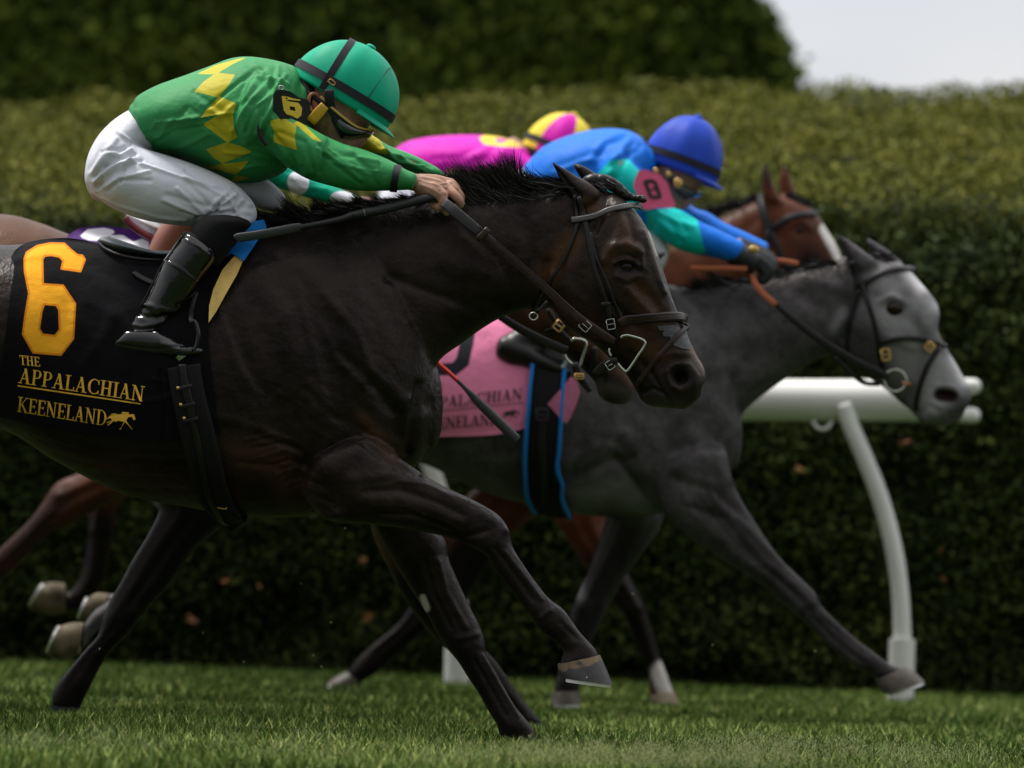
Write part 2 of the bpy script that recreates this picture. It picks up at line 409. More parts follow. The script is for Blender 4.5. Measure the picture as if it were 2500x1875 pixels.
def glyph(ch):
    b, t = SF / 2, 1 - SF / 2
    if ch == 'I': return .42, [ln(.21, 0, .21, 1, TK), sf(.21, b), sf(.21, t)]
    if ch == 'H': return .86, [ln(.2, 0, .2, 1, TK), ln(.66, 0, .66, 1, TK), ln(.2, .5, .66, .5, TN), sf(.2, b), sf(.2, t), sf(.66, b), sf(.66, t)]
    if ch == 'T': return .72, [ln(.36, 0, .36, 1, TK), ln(.04, .965, .68, .965, TN), ln(.05, .76, .05, .97, TN), ln(.67, .76, .67, .97, TN), sf(.36, b)]
    if ch == 'E': return .7, [ln(.2, 0, .2, 1, TK), ln(.05, .965, .62, .965, TN), ln(.05, .035, .64, .035, TN), ln(.2, .5, .5, .5, TN), ln(.61, .78, .61, .97, TN), ln(.64, .03, .64, .24, TN), ln(.49, .4, .49, .6, TN)]
    if ch == 'L': return .68, [ln(.2, 0, .2, 1, TK), sf(.2, t), ln(.05, .035, .64, .035, TN), ln(.63, .03, .63, .26, TN)]
    if ch == 'A': return .84, [ln(.14, 0, .42, 1, TN), ln(.66, 0, .4, 1, TK * 1.1), ln(.24, .33, .58, .33, TN), sf(.13, b, .28), sf(.67, b, .34)]
    if ch == 'P': return .72, [ln(.2, 0, .2, 1, TK), sf(.2, b), ln(.05, t, .4, t, SF), ln(.2, .47, .4, .47, TN)] + arcq(.4, .73, .27, .27, -90, 90, TN, TK)
    if ch == 'D': return .88, [ln(.2, 0, .2, 1, TK), ln(.05, t, .4, t, SF), ln(.05, b, .4, b, SF)] + arcq(.38, .5, .44, .5, -90, 90, TN, TK)
    if ch == 'C': return .86, arcq(.46, .5, .41, .51, 42, 318, TN, TK * 1.1, 14) + [ln(.76, .66, .76, .96, TN), ln(.76, .04, .76, .28, TN)]
    if ch == 'N': return .9, [ln(.17, 0, .17, 1, TN), ln(.72, 0, .72, 1, TN), ln(.17, 1, .72, 0, TK * 1.15), sf(.17, b, .28), ln(.02, t, .24, t, SF), sf(.74, t, .28)]
    if ch == 'K': return .86, [ln(.2, 0, .2, 1, TK), sf(.2, b), sf(.2, t), ln(.24, .42, .7, 1, TN), ln(.36, .56, .74, 0, TK * 1.1), sf(.72, t, .28), sf(.74, b, .3)]
    return .4, []
def text(s, p0, p1, h, slant, width=1.0):
    """text from baseline p0 to p1 (px); up-vector = h px, slant px"""
    tot = sum(glyph(c)[0] for c in s); p0 = np.array(p0, float); p1 = np.array(p1, float); ax = (p1 - p0) / tot; up = np.array((slant, -h)); x = 0; out = []
    for c in s:
        a, q = glyph(c)
        for quad in q: out.append([p0 + ax * (x + u) + up * v for u, v in quad])
        x += a
    return out
HORSE_LOGO = [[(845, 1455), (905, 1440), (960, 1440), (1000, 1460)], [(845, 1455), (1000, 1460), (975, 1500), (920, 1490)], [(880, 1490), (845, 1455), (920, 1490), (900, 1500)],
              [(830, 1510), (835, 1500), (890, 1480), (895, 1492)], [(825, 1478), (828, 1470), (880, 1455), (880, 1465)], [(840, 1530), (835, 1522), (870, 1495), (880, 1500)],
              [(960, 1440), (1035, 1440), (1040, 1455), (990, 1465)], [(1030, 1438), (1045, 1442), (1055, 1480), (1040, 1485)], [(1045, 1480), (1030, 1470), (1025, 1445), (1045, 1445)],
              [(965, 1500), (980, 1490), (950, 1535), (935, 1555)], [(960, 1490), (985, 1490), (1010, 1530), (1000, 1525)], [(1000, 1525), (1010, 1525), (1032, 1560), (1024, 1556)],
              [(932, 1550), (945, 1545), (942, 1558), (932, 1558)], [(945, 1432), (950, 1422), (1003, 1424), (1005, 1432)], [(945, 1434), (1005, 1432), (1000, 1440), (960, 1442)], [(905, 1440), (860, 1445), (870, 1436), (905, 1433)]]

# ================================================================== THE SETTING
def quads_np(name, C, A, B, mt, parent=None, at=None):
    """many small quads: centres C, half axes A, B"""
    n = len(C); V = np.empty((n, 4, 3)); V[:, 0] = C - A - B * .15; V[:, 1] = C - B; V[:, 2] = C + A; V[:, 3] = C + B
    me = mesh_np(name, V.reshape(-1, 3), np.arange(n * 4), np.arange(n) * 4, np.full(n, 4))
    if at is not None: attr(me, 'tone', np.repeat(at, 4))
    return link(name, me, mt, parent, smooth=False)
def leafmat(name, c0, c1, c2):
    m = mat(name, c0, .6, .10); t = m.node_tree; N = t.nodes; b = N['Principled BSDF']
    a = N.new('ShaderNodeAttribute'); a.attribute_name = 'tone'; r = N.new('ShaderNodeValToRGB'); r.color_ramp.elements[0].color = (*c0, 1); r.color_ramp.elements[1].color = (*c2, 1)
    e = r.color_ramp.elements.new(.5); e.color = (*c1, 1); t.links.new(a.outputs['Fac'], r.inputs[0]); t.links.new(r.outputs[0], b.inputs['Base Color']); return m
def vnoise(X, Y, seed, sc):
    r = np.random.default_rng(seed); o = np.zeros(np.shape(X))
    for k in range(5):
        f = sc * 2 ** (k * .7); a = r.uniform(0, 6.28, 3); th = r.uniform(0, 3.14)
        u = X * math.cos(th) + Y * math.sin(th); v = -X * math.sin(th) + Y * math.cos(th)
        o += np.sin(u * f + a[0] + 1.3 * np.sin(v * f * .7 + a[1])) * np.cos(v * f * .9 + a[2]) * .6 ** k
    return o / 2.2

gm = mat('turf_soil', (.028, .05, .014), .9, .2, .4, 8, .5, 40)
ground = part('ground', ([(-300, -60, 0), (300, -60, 0), (300, 600, 0), (-300, 600, 0)], [(0, 1, 2, 3)]), gm)
tag(ground, 'wide sheet of dark green racecourse turf', 'ground', kind='structure')

# grass blades, dense where the camera sees them
def grass(n, x0, x1, y0, y1, hmin, hmax, w, seed):
    r = np.random.default_rng(seed)
    x = r.uniform(x0, x1, n); y = r.uniform(y0, y1, n); 
    h = r.uniform(hmin, hmax, n) * (1 + .28 * vnoise(x, y, 3, 4.0)); w = w * r.uniform(.7, 1.3, n)
    for hx, hy in ((.10, 14.08), (.02, 14.12), (-1.14, 14.78), (.13, 15.07), (.20, 16.3), (.52, 17.05)): h *= 1 - .25 * np.exp(-(((x - hx) / .13) ** 2 + ((y - hy + .1) / .28) ** 2))
    az = r.uniform(0, 6.283, n); ln_ = r.uniform(.1, .75, n) * h; la = r.uniform(0, 6.283, n)
    base = np.stack((x, y, np.zeros(n)), 1); side = np.stack((np.cos(az), np.sin(az) * .5, np.zeros(n)), 1) * (w / 2)[:, None]
    le = np.stack((np.cos(la), np.sin(la), np.zeros(n)), 1) * ln_[:, None]; up = np.array((0, 0, 1.0)) * h[:, None]
    mid = base + up * .55 + le * .35; tip = base + up * .98 + le
    V = np.stack((base - side, base + side, mid + side * .9, mid - side * .9, tip), 1)
    i = np.arange(n) * 5; L = np.stack((i, i + 1, i + 2, i + 3, i + 3, i + 2, i + 4), 1)
    st = np.stack((np.arange(n) * 7, np.arange(n) * 7 + 4), 1).ravel(); tt = np.tile((4, 3), n)
    tone = np.clip(.45 + .3 * vnoise(x, y, 9, 2.2) + r.normal(0, .3, n), 0, 1)
    return V.reshape(-1, 3), L.ravel(), st, tt, np.repeat(tone, 5)
G1 = grass(120000, -2.1, 2.3, 12.2, 15.2, .022, .055, .0048, 1); G2 = grass(120000, -2.9, 3.1, 15.2, 19.4, .018, .042, .0062, 2); G3 = grass(60000, -6, 6.5, 8, 19.3, .02, .045, .006, 4)
nv = [len(g[0]) for g in (G1, G2, G3)]; nl = [len(g[1]) for g in (G1, G2, G3)]
gme = mesh_np('grass', np.vstack((G1[0], G2[0], G3[0])), np.concatenate((G1[1], G2[1] + nv[0], G3[1] + nv[0] + nv[1])),
              np.concatenate((G1[2], G2[2] + nl[0], G3[2] + nl[0] + nl[1])), np.concatenate((G1[3], G2[3], G3[3])))
attr(gme, 'tone', np.concatenate((G1[4], G2[4], G3[4])))
gmt = leafmat('grass_blade', (.035, .070, .012), (.098, .168, .028), (.38, .43, .13))
tag(link('grass', gme, gmt, smooth=False), 'short bright green turf grass under the galloping horses', 'grass', kind='stuff')
# pale seed heads among the blades
r = np.random.default_rng(31); n = 11000; x = r.uniform(-1.6, 1.7, n); y = r.uniform(12.4, 14.9, n)
keep = (vnoise(x, y, 21, 2.6) + .5 * (13.6 - y) + r.normal(0, .22, n)) > .55; x, y = x[keep], y[keep]; n = len(x)
h = r.uniform(.05, .085, n); C = []; A = []; B = []
for k in range(11):
    t = k / 11.0; dx = r.normal(0, .006 + .007 * (1 - t), n); 
    c = np.stack((x + dx, y + r.normal(0, .006, n), h * (.72 + .38 * t)), 1); C.append(c)
    az = r.uniform(0, 6.28, n); A.append(np.stack((np.cos(az) * .0013, np.zeros(n), .0026 + 0 * x), 1)); B.append(np.stack((np.full(n, .0011), np.sin(az) * .001, np.cos(az) * .0006), 1))
C.append(np.stack((x, y, h * .5), 1)); A.append(np.stack((0 * x, 0 * x, h * .5), 1)); B.append(np.stack((np.full(n, .0005), 0 * x, 0 * x), 1))
C, A, B = map(np.vstack, (C, A, B))
sh = quads_np('grass_seed_heads', C, A, B, leafmat('seed_head', (.22, .26, .10), (.38, .40, .18), (.5, .5, .26)), at=rng.uniform(0, 1, len(C)))
tag(sh, 'pale yellow green grass seed heads standing in patches in the turf', 'grass', kind='stuff')

# clipped hedge along the course: profile (y, z) going up the face, over the shoulder and back over the top
HP = np.array([(18.75, -.02), (18.62, .45), (18.62, .95), (18.70, 1.40), (18.86, 1.60), (19.3, 1.70), (20.4, 1.91), (21.6, 2.13), (22.0, 2.12), (22.2, 1.6), (22.2, 0)])
def hedge_surface(u, s):
    """u = x position, s = distance along profile -> points, normals"""
    seg = np.hypot(*np.diff(HP, axis=0).T); cs = np.concatenate(([0], np.cumsum(seg)))
    y = np.interp(s, cs, HP[:, 0]); z = np.interp(s, cs, HP[:, 1]); k = np.clip(np.searchsorted(cs, s) - 1, 0, len(seg) - 1)
    ty = np.diff(HP[:, 0])[k] / seg[k]; tz = np.diff(HP[:, 1])[k] / seg[k]
    nrm = np.stack((0 * u, -tz, ty), -1); b = .055 * vnoise(u * 1.1, s * 1.6, 5, 2.6) + .06 * vnoise(u, s * 1.5, 6, 7) + .02 * vnoise(u, s, 66, 18)
    z = z * (1 + (-.020 + .026 * u) * (np.abs(u) < 9)); return np.stack((u, y, z), -1) + nrm * b[..., None], nrm, cs[-1]
_, _, SL = hedge_surface(np.zeros(2), np.zeros(2))
X, Sg = np.meshgrid(np.linspace(-7, 8, 260), np.linspace(0, SL, 110)); pts, nn, _ = hedge_surface(X, Sg)
V = (pts - nn * .05).reshape(-1, 3); nu, nw = 260, 110
Fc = [(i * nu + j, i * nu + j + 1, (i + 1) * nu + j + 1, (i + 1) * nu + j) for i in range(nw - 1) for j in range(nu - 1)]
hedge = thing('hedge', (0, 20, 0), 'long clipped green hedge with sunlit top running behind the white rail', 'hedge')
hedge['label'] = 'long low clipped hedge with a pale olive top running behind the white rail'
hb = mat('hedge_inner', (.012, .018, .006), .9, .1, .4, 14, .8, 30)  # core surface under the leaves; shade of the gaps put into its dark colour
part('shaded_core', (V, Fc), hb, hedge)
def leaves(n, x0, x1, s0, s1, size, seed, top=0):
    r = np.random.default_rng(seed); u = r.uniform(x0, x1, n); s = r.uniform(s0, s1, n); p, nm, _ = hedge_surface(u, s)
    cl = vnoise(u * 1.0, s * 1.5, 8, 6); keep = cl + r.normal(0, .5, n) > -.75; u, s, p, nm, cl = u[keep], s[keep], p[keep], nm[keep], cl[keep]; n = len(u)
    p = p + nm * (r.uniform(-.05, .045, n) + .02 * cl)[:, None]
    a = nm * r.uniform(.15, .9, n)[:, None] + r.normal(0, .65, (n, 3)); a /= np.linalg.norm(a, axis=1)[:, None]
    b = np.cross(a, r.normal(0, 1, (n, 3))); b /= np.linalg.norm(b, axis=1)[:, None]; sz = size * r.uniform(.6, 1.3, n)
    tone = np.clip(.40 + .26 * cl + .12 * vnoise(u, s * 1.8, 44, 26) + .14 * vnoise(u * .5, s * 2.2, 45, 3) + r.normal(0, .16, n) + (r.random(n) < .012) * .9, 0, 1.0)
    return p, a * sz[:, None], b * (sz * .5)[:, None], tone
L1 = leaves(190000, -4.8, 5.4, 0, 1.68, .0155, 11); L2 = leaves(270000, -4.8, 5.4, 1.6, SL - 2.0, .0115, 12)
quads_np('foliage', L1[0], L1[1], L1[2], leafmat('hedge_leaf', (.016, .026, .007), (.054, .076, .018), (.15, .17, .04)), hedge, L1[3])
quads_np('foliage', L2[0], L2[1], L2[2], leafmat('hedge_top_lit_leaf', (.045, .060, .009), (.150, .160, .022), (.33, .31, .06)), hedge, L2[3])['label'] = 'olive new growth on the hedge top, coloured paler as if lit from above'  # top leaves paler than the face: overhead light put into the new-growth colour
r = np.random.default_rng(5)       # a few withered orange leaves caught in the face
spots = [(1700, 1070), (1665, 1085)] + [(890, 1503), (2200, 1075), (1950, 1150), (2310, 1420), (2300, 1340), (620, 1440), (885, 1365), (470, 1520), (560, 1405), (1640, 1210)]
C = []; A = []; B = []
for (px, py) in spots:
    for k in range(2):
        C.append(P(px + r.normal(0, 7), py + r.normal(0, 7), 18.5)); A.append(r.normal(0, .010, 3)); B.append(r.normal(0, .007, 3))
quads_np('withered_leaves', np.array(C), np.array(A), np.array(B), mat('withered_leaf', (.25, .10, .03), .7), hedge)

# tall clipped screen of evergreens further back, ending in a sloping shoulder on the right
def tall_x(z): return np.interp(z, [0, 2.2, 2.58, 2.78, 2.98, 3.4, 4.3], [1.48, 1.40, 1.30, 1.235, 1.11, .75, -.2])
TY = 27.0
def tall_hedge():
    t = thing('tall_hedge', (-3, TY + 1, 0), 'tall dark evergreen hedge rising behind the clipped hedge at top left', 'hedge')
    zz = np.linspace(0, 4.3, 50); xs = np.linspace(0, 1, 120); V = []
    for z in zz:
        for u in xs:
            xe = tall_x(z); x = -9 + (xe + 9) * min(1, u * 1.12) ; yy = TY + (max(0, u * 1.12 - 1)) * 22
            V.append((x, yy + .12 * vnoise(np.array(x), np.array(z), 14, 1.8), z))
    V += [(v[0], TY + 2.5, 4.3) for v in V[-120:]]
    F2 = [(i * 120 + j, i * 120 + j + 1, (i + 1) * 120 + j + 1, (i + 1) * 120 + j) for i in range(50) for j in range(119)]
    part('shaded_core', (V, F2), hb, t)
    r = np.random.default_rng(77); n = 90000; z = r.uniform(1.3, 4.35, n); xe = tall_x(z); x = r.uniform(-5, 1.75, n); k = x < xe; x, z, xe = x[k], z[k], xe[k]; n = len(x)
    ed = r.random(n) < .09; x = np.where(ed, xe + r.normal(0, .03, n), x); y = TY + .12 * vnoise(x, z, 14, 1.8) + r.uniform(-.09, .02, n) + np.where(ed, r.uniform(0, 2.5, n), 0)
    cl = vnoise(x, z, 15, 3.2); y -= .08 * cl
    a = r.normal(0, .6, (n, 3)) + np.array((0, -.5, .3)); a /= np.linalg.norm(a, axis=1)[:, None]; b = np.cross(a, r.normal(0, 1, (n, 3))); b /= np.linalg.norm(b, axis=1)[:, None]
    sz = .036 * r.uniform(.6, 1.3, n); tone = np.clip(.42 + .32 * cl + .2 * vnoise(x, z, 46, 9) + r.normal(0, .15, n), 0, 1)
    quads_np('foliage', np.stack((x, y, z), 1), a * sz[:, None], b * (sz * .5)[:, None], leafmat('evergreen_leaf', (.018, .032, .008), (.11, .155, .022), (.30, .33, .05)), t, tone)
tall_hedge()

# running rail
rail = thing('running_rail', (1.0, 17.95, 0), 'white tubular running rail on curved posts between the horses and the hedge', 'rail')
RL = P(1120, 975, 18.1); RR = P(2352, 978, 17.9)
ex = RL + (RL - RR) * 2.2
mb = MB(); mb.add(*tube([ex, RL, RR], .0655, m=40, sub=2)); part('rail_tube', mb, M['white_plastic'], rail, angle=40)
for dz in (.045, -.045):
    c = RR + np.array((.035, 0, dz)); part('end_bracket', tube([c - (.05, 0, 0), c, c + (.018, 0, 0)], [.024, .024, .012], m=16), M['white_plastic'], rail)
def post(ox, oy, dd):
    pts = [(2062, 985), (2078, 1040), (2112, 1120), (2152, 1225), (2182, 1340), (2198, 1450), (2203, 1560), (2203, 1640)]
    w = [.027, .027, .027, .027, .027, .027, .028, .028]
    p = part('post', tube([P(x + ox, y + oy, dd) for x, y in pts], w, m=24, sub=6), M['white_plastic'], rail)
    bot = P(2203 + ox, 1560 + oy, dd); part('socket', tube([bot, (bot[0], bot[1], bot[2] * .5), (bot[0], bot[1], -.05)], [.041, .041, .041], m=24, sub=2), M['white_plastic'], p, angle=40)
    h = P(2008 + ox, 1028 + oy, dd); th = np.linspace(0, math.pi, 9)
    part('hook', tube([h + np.array((-.028 * math.cos(a), 0, -.025 * math.sin(a))) for a in th], .005, m=8, sub=2), M['white_plastic'], p)
post(0, 0, 17.9); post(-1083, -37, 18.1)

# ================================================================== HORSES
def coat(name, base, dark, layers=(), rough=.42, spec=.42, nscale=5, bm=.16):
    m = mat(name, base, rough, spec, .0, 5, .55, 190, (), stretch=(1, 1, .3), bump2=bm, b2scale=22); m.node_tree.nodes['Principled BSDF'].inputs['Specular Tint'].default_value = (1, .86, .78, 1)
    t = m.node_tree; N = t.nodes; L = t.links; b = N['Principled BSDF']; tcn = N.new('ShaderNodeTexCoord')
    n = N.new('ShaderNodeTexNoise'); n.inputs['Scale'].default_value = nscale; n.inputs['Detail'].default_value = 6; n.inputs['Roughness'].default_value = .72; n.inputs['Detail'].default_value = 9; L.new(tcn.outputs['Object'], n.inputs['Vector'])
    mr = N.new('ShaderNodeMapRange'); mr.inputs[1].default_value = .40; mr.inputs[2].default_value = .62; L.new(n.outputs[0], mr.inputs[0])
    mxx = N.new('ShaderNodeMixRGB'); mxx.inputs[1].default_value = (*dark, 1); mxx.inputs[2].default_value = (*base, 1); L.new(mr.outputs[0], mxx.inputs[0]); cur = mxx.outputs[0]
    for an, c, lo, hi in layers:
        a = N.new('ShaderNodeAttribute'); a.attribute_name = an; q = N.new('ShaderNodeMapRange'); q.inputs[1].default_value = lo; q.inputs[2].default_value = hi; L.new(a.outputs['Fac'], q.inputs[0])
        mn = N.new('ShaderNodeMixRGB'); L.new(q.outputs[0], mn.inputs[0]); L.new(cur, mn.inputs[1]); mn.inputs[2].default_value = (*c, 1); cur = mn.outputs[0]
    L.new(cur, b.inputs['Base Color'])
    rm = N.new('ShaderNodeMapRange'); rm.inputs[3].default_value = rough - .08; rm.inputs[4].default_value = rough + .12; L.new(n.outputs[0], rm.inputs[0]); L.new(rm.outputs[0], b.inputs['Roughness'])
    return m
def paint(me, name, strokes):       # coat colour areas: soft patches
    Q = proj(getv(me)); v = np.zeros(len(Q))
    for pts, r_, a in strokes: v = np.maximum(v, a * np.exp(-(pdist(Q, pts) / r_) ** 2))
    attr(me, name, v)
def hoof(secs, d, yc, parent, wallmat, shoe=True, sole_vis=True):
    A = np.array([list(s[:5]) for s in secs], float)
    vf = loft([tuple(a) for a in A], d, yc, m=24, sub=4, ex=2.2, rnd=False)
    h = part('hoof', vf, wallmat, parent, angle=50)
    e = A[-1]; t0, b0 = P(e[0], e[1], d + yc), P(e[2], e[3], d + yc); c0 = (t0 + b0) / 2
    pv = A[-2]; cp = (P(pv[0], pv[1], d + yc) + P(pv[2], pv[3], d + yc)) / 2; ax = np.cross(t0 - b0, (0, 1, 0)); ax /= np.linalg.norm(ax)
    if ax @ (c0 - cp) < 0: ax = -ax
    th = np.linspace(math.radians(35), math.radians(325), 20) - math.pi; hh = (t0 - b0) / 2; R = []
    for a in th:
        o = c0 + hh * math.cos(a) * .96 + np.array((0, 1, 0)) * e[4] * .96 * math.sin(a); i = c0 + (o - c0) * .72
        R.append([o, o + ax * .008, i + ax * .008, i])
    if shoe: part('horseshoe', rings(np.array(R)), M['shoe'], h, angle=40)
    return h
class Horse: pass
def legstrokes(secs, yr=None, a=1.0):
    A = cspline([list(s[:4]) for s in secs], 3); n = len(A); L = lambda f, i0, i1: [tuple(A[i][:2] * (1 - f) + A[i][2:4] * f) for i in range(max(0, i0), min(n, i1))]; out = []
    k = int(n * .5)
    for f, i0, i1, r_, am in ((.32, 3, k, 8, .0045), (.5, 4, k, 5, -.005), (.68, 3, k, 8, .0045), (.45, k + 2, int(n * .86), 4, .003), (.62, k + 2, int(n * .86), 3.6, -.0045), (.82, k + 2, int(n * .86), 4, .003)):
        p = L(f, i0, i1)
        if len(p) > 1: out.append((p, r_, am * a, yr))
    for f in (.25, .7): p = L(f, k, k + 1); out.append((p, 11, .006 * a, yr))
    return out
def horse(label, d, lofts, hooves, cm, voxel, strokes=(), paints=(), it=5, hoofmat=None, group='racehorses galloping past', loc=None):
    H = Horse(); H.d = d; x, y = loc
    H.root = thing('racehorse', (P(x, y, d)[0], d, 0), label, 'horse', group)
    mb = MB()
    for v, f in lofts: mb.add(v, f)
    me = remesh(mb, voxel, it)
    if len(strokes): sculpt(me, strokes); setv(me, lap(me, getv(me), 1))
    for nme, st in paints: paint(me, nme, st)
    H.me = me; H.body = link('body', me, cm, H.root); H.bv = bvh(me)
    H.hoofs = [hoof(s, d, yc, H.root, hoofmat) for s, yc in hooves]
    return H
def eye(H, px, py, rad, off=.5):
    p, n, ok = hit(H.bv, px, py, H.d)
    for sgn in (0, 1):
        q = p + np.array((0, rad * off, 0)); 
        if sgn: q = np.array((q[0], 2 * H.d - q[1], q[2]))
        part('eye', ellipsoid(q, (rad, rad * .8, rad * .8), n=14, m=20), M['eye'], H.root)
def strands(n, line, d, dirs, lens, ydep, wid, mt, parent, name='mane', seed=3, spread=.35, seg=5, droop=.0, wob=.12):
    """hair: tapered ribbons rooted along a pixel line"""
    r = np.random.default_rng(seed); L = np.array(line, float); D = np.array(dirs, float); Ln = np.array(lens, float)
    ks = np.linspace(0, len(L) - 1, 60); V = []; lo = []; 
    t = r.uniform(0, len(L) - 1, n); cl = np.round(t * 9) / 9 + r.normal(0, .02, n)       # clumped roots
    t = np.clip(np.where(r.random(n) < .75, cl, t), 0, len(L) - 1); k = np.arange(len(L))
    rx, ry = np.interp(t, k, L[:, 0]), np.interp(t, k, L[:, 1]); dx, dy = np.interp(t, k, D[:, 0]), np.interp(t, k, D[:, 1]); le = np.interp(t, k, Ln)
    cid = np.round(t * 9).astype(int); rc = np.random.default_rng(seed + 1); ca = rc.normal(0, spread * .8, 2000); cb = rc.uniform(.65, 1.25, 2000)
    Vs = []
    for i in range(n):
        a = ca[cid[i]] + r.normal(0, spread * .4); l = le[i] * cb[cid[i]] * r.uniform(.6, 1.1)
        ux, uy = dx[i] * math.cos(a) - dy[i] * math.sin(a), dx[i] * math.sin(a) + dy[i] * math.cos(a); m_ = math.hypot(ux, uy); ux /= m_; uy /= m_
        y0 = r.normal(0, ydep); y1 = y0 * 1.6 + r.normal(0, ydep * .6); cu = r.normal(droop, wob); x0, y_ = rx[i] + r.normal(0, 4), ry[i] + r.normal(0, 4); pr = []
        for s in range(seg + 1):
            q = s / seg; bx = x0 + ux * l * q - uy * cu * l * q * q; by = y_ + uy * l * q + ux * cu * l * q * q
            pr.append((bx, by, d + y0 + (y1 - y0) * q))
        Vs.append(pr)
    A = np.array(Vs); pp = A.reshape(-1, 3); v = (pp[:, :1] - 1250) / FPX * R_ + (937.5 - pp[:, 1:2]) / FPX * U_ + F_; v = v / v[:, 1:2]; W3 = (CAM + v * pp[:, 2:3]).reshape(A.shape)
    tn = np.gradient(W3, axis=1); sd = np.cross(tn, np.array((0, 1.0, 0))); sd /= np.linalg.norm(sd, axis=2)[..., None] + 1e-9
    sd = sd + r.normal(0, .3, (n, 1, 3)); w = wid * (1 - np.linspace(0, 1, seg + 1) ** 2 * .95)[None, :, None] * r.uniform(.6, 1.4, (n, 1, 1))
    VV = np.stack((W3 - sd * w, W3 + sd * w), 2).reshape(-1, 3); b = (np.arange(n) * (seg + 1) * 2)[:, None] + (np.arange(seg) * 2)[None]
    lp = np.stack((b, b + 1, b + 3, b + 2), -1).reshape(-1); nf = n * seg
    return link(name, mesh_np(name, VV, lp, np.arange(nf) * 4, np.full(nf, 4)), mt, parent, smooth=False)
def hindleg(base, s, ox, oy, yc, d):
    pass

hm_dark = mat('hoof_wall_dark', (.05, .046, .045), .55, .4, .35, 30, .5, 90, stretch=(1, 1, .1))
hm_black = mat('hoof_wall_black', (.012, .010, .009), .7, .2, .35, 30, .5, 90)
hm_tan = mat('hoof_wall_tan', (.3, .24, .16), .6, .3, .3, 30, .5, 90)
hm_mud = mat('hoof_wall_muddy', (.095, .075, .046), .75, .2, .65, 25, .6, 60)
hm_grey = mat('hoof_wall_grey', (.1, .085, .07), .55, .4, .35, 30, .5, 90)

# ---------------- horse with cloth 6: nearest, dark bay
dA = 14.0
torsoA = TS('f', [(-560, 640, -540, 800, .10), (-470, 545, -470, 960, .20), (-330, 508, -330, 980, .25), (-180, 508, -150, 900, .26), (0, 529, 0, 925, .26), (120, 522, 130, 1002, .27),
                  (260, 535, 270, 1068, .275), (400, 540, 400, 1095, .275), (520, 508, 500, 1112, .265), (600, 486, 590, 1119, .25), (700, 476, 680, 1112, .235), (800, 500, 780, 1085, .215), (870, 570, 850, 1040, .18), (915, 680, 900, 1005, .13), (938, 780, 925, 965, .07)])
neckA = TS('f', [(560, 490, 720, 1000, .16), (700, 462, 880, 960, .15), (850, 440, 935, 800, .125), (980, 425, 1000, 740, .105), (1100, 416, 1075, 690, .09), (1190, 405, 1140, 668, .082), (1240, 400, 1175, 670, .075)])
headA = TS('d', [(830, 190, 570, 780, .066), (950, 165, 620, 880, .078), (1060, 205, 690, 980, .092), (1150, 290, 770, 1045, .1), (1215, 385, 850, 1090, .102), (1270, 490, 915, 1140, .1), (1318, 640, 975, 1195, .085), (1362, 780, 1030, 1245, .072),
                 (1405, 900, 1085, 1300, .061), (1450, 1000, 1125, 1360, .055), (1490, 1100, 1160, 1420, .054), (1535, 1195, 1190, 1475, .058), (1578, 1270, 1240, 1508, .058), (1590, 1340, 1330, 1520, .05), (1560, 1400, 1420, 1525, .036)])
earsA = [(TS('e', [(1250, 590, 1130, 680, .03), (1195, 545, 1085, 610, .027), (1130, 510, 1048, 560, .02), (1055, 465, 1015, 495, .012), (990, 426, 986, 434, .003)]), -.05),
         (TS('e', [(1290, 540, 1190, 590, .03), (1215, 485, 1150, 525, .022), (1150, 448, 1115, 475, .013), (1110, 432, 1104, 440, .003)]), .045)]
fnA = TS('i', [(420, 130, 60, 380, .09), (510, 210, 150, 480, .085), (580, 262, 230, 522, .078), (650, 310, 345, 528, .07), (735, 358, 500, 545, .062), (830, 402, 650, 570, .052), (905, 440, 765, 597, .046), (980, 488, 828, 625, .044), (1028, 555, 880, 650, .043), (1046, 635, 928, 682, .036),
               (1098, 720, 975, 760, .028), (1155, 800, 1032, 830, .025), (1212, 872, 1085, 900, .027), (1278, 922, 1135, 965, .034), (1318, 975, 1162, 1012, .034), (1362, 1035, 1225, 1062, .027), (1420, 1098, 1280, 1112, .03), (1446, 1140, 1262, 1175, .036)])
ffA = TS('i', [(600, 480, 350, 440, .08), (725, 590, 430, 590, .072), (750, 690, 505, 720, .062), (792, 790, 570, 825, .052), (842, 900, 642, 935, .046), (892, 1000, 692, 1030, .044), (918, 1075, 737, 1100, .043), (925, 1140, 793, 1168, .036), (968, 1212, 838, 1240, .028),
               (1010, 1290, 890, 1318, .025), (1062, 1378, 935, 1400, .028), (1122, 1450, 972, 1460, .034), (1150, 1495, 985, 1512, .031), (1165, 1535, 998, 1545, .033)])
hindA1 = [(-560, 700, -180, 760, .13), (-560, 900, -160, 960, .13), (-520, 1080, -200, 1120, .1), (-500, 1220, -300, 1200, .07), (-560, 1310, -430, 1280, .05), (-590, 1420, -500, 1400, .035), (-580, 1540, -510, 1530, .03), (-590, 1640, -510, 1640, .036), (-560, 1700, -480, 1700, .03)]
hindA2 = [(s[0] - 160 - (s[1] - 700) * .25, s[1] - 40, s[2] - 160 - (s[1] - 700) * .25, s[3] - 60, s[4]) for s in hindA1]
loftsA = [loft(torsoA, dA, ex=2.1), loft(neckA, dA, ex=2.2), loft(headA, dA, ex=2.3, eg=.12)] + [loft(e, dA, y, sub=4) for e, y in earsA] + \
         [loft(fnA, dA, -.15, ex=2.15), loft(ffA, dA, .13, ex=2.15), loft(hindA1, dA, -.14), loft(hindA2, dA, .14)]
N_ = (13.0, 14.02); 
def st(c, pts, r_, amp, yr=None): return (T(c, pts), r_, amp, yr)
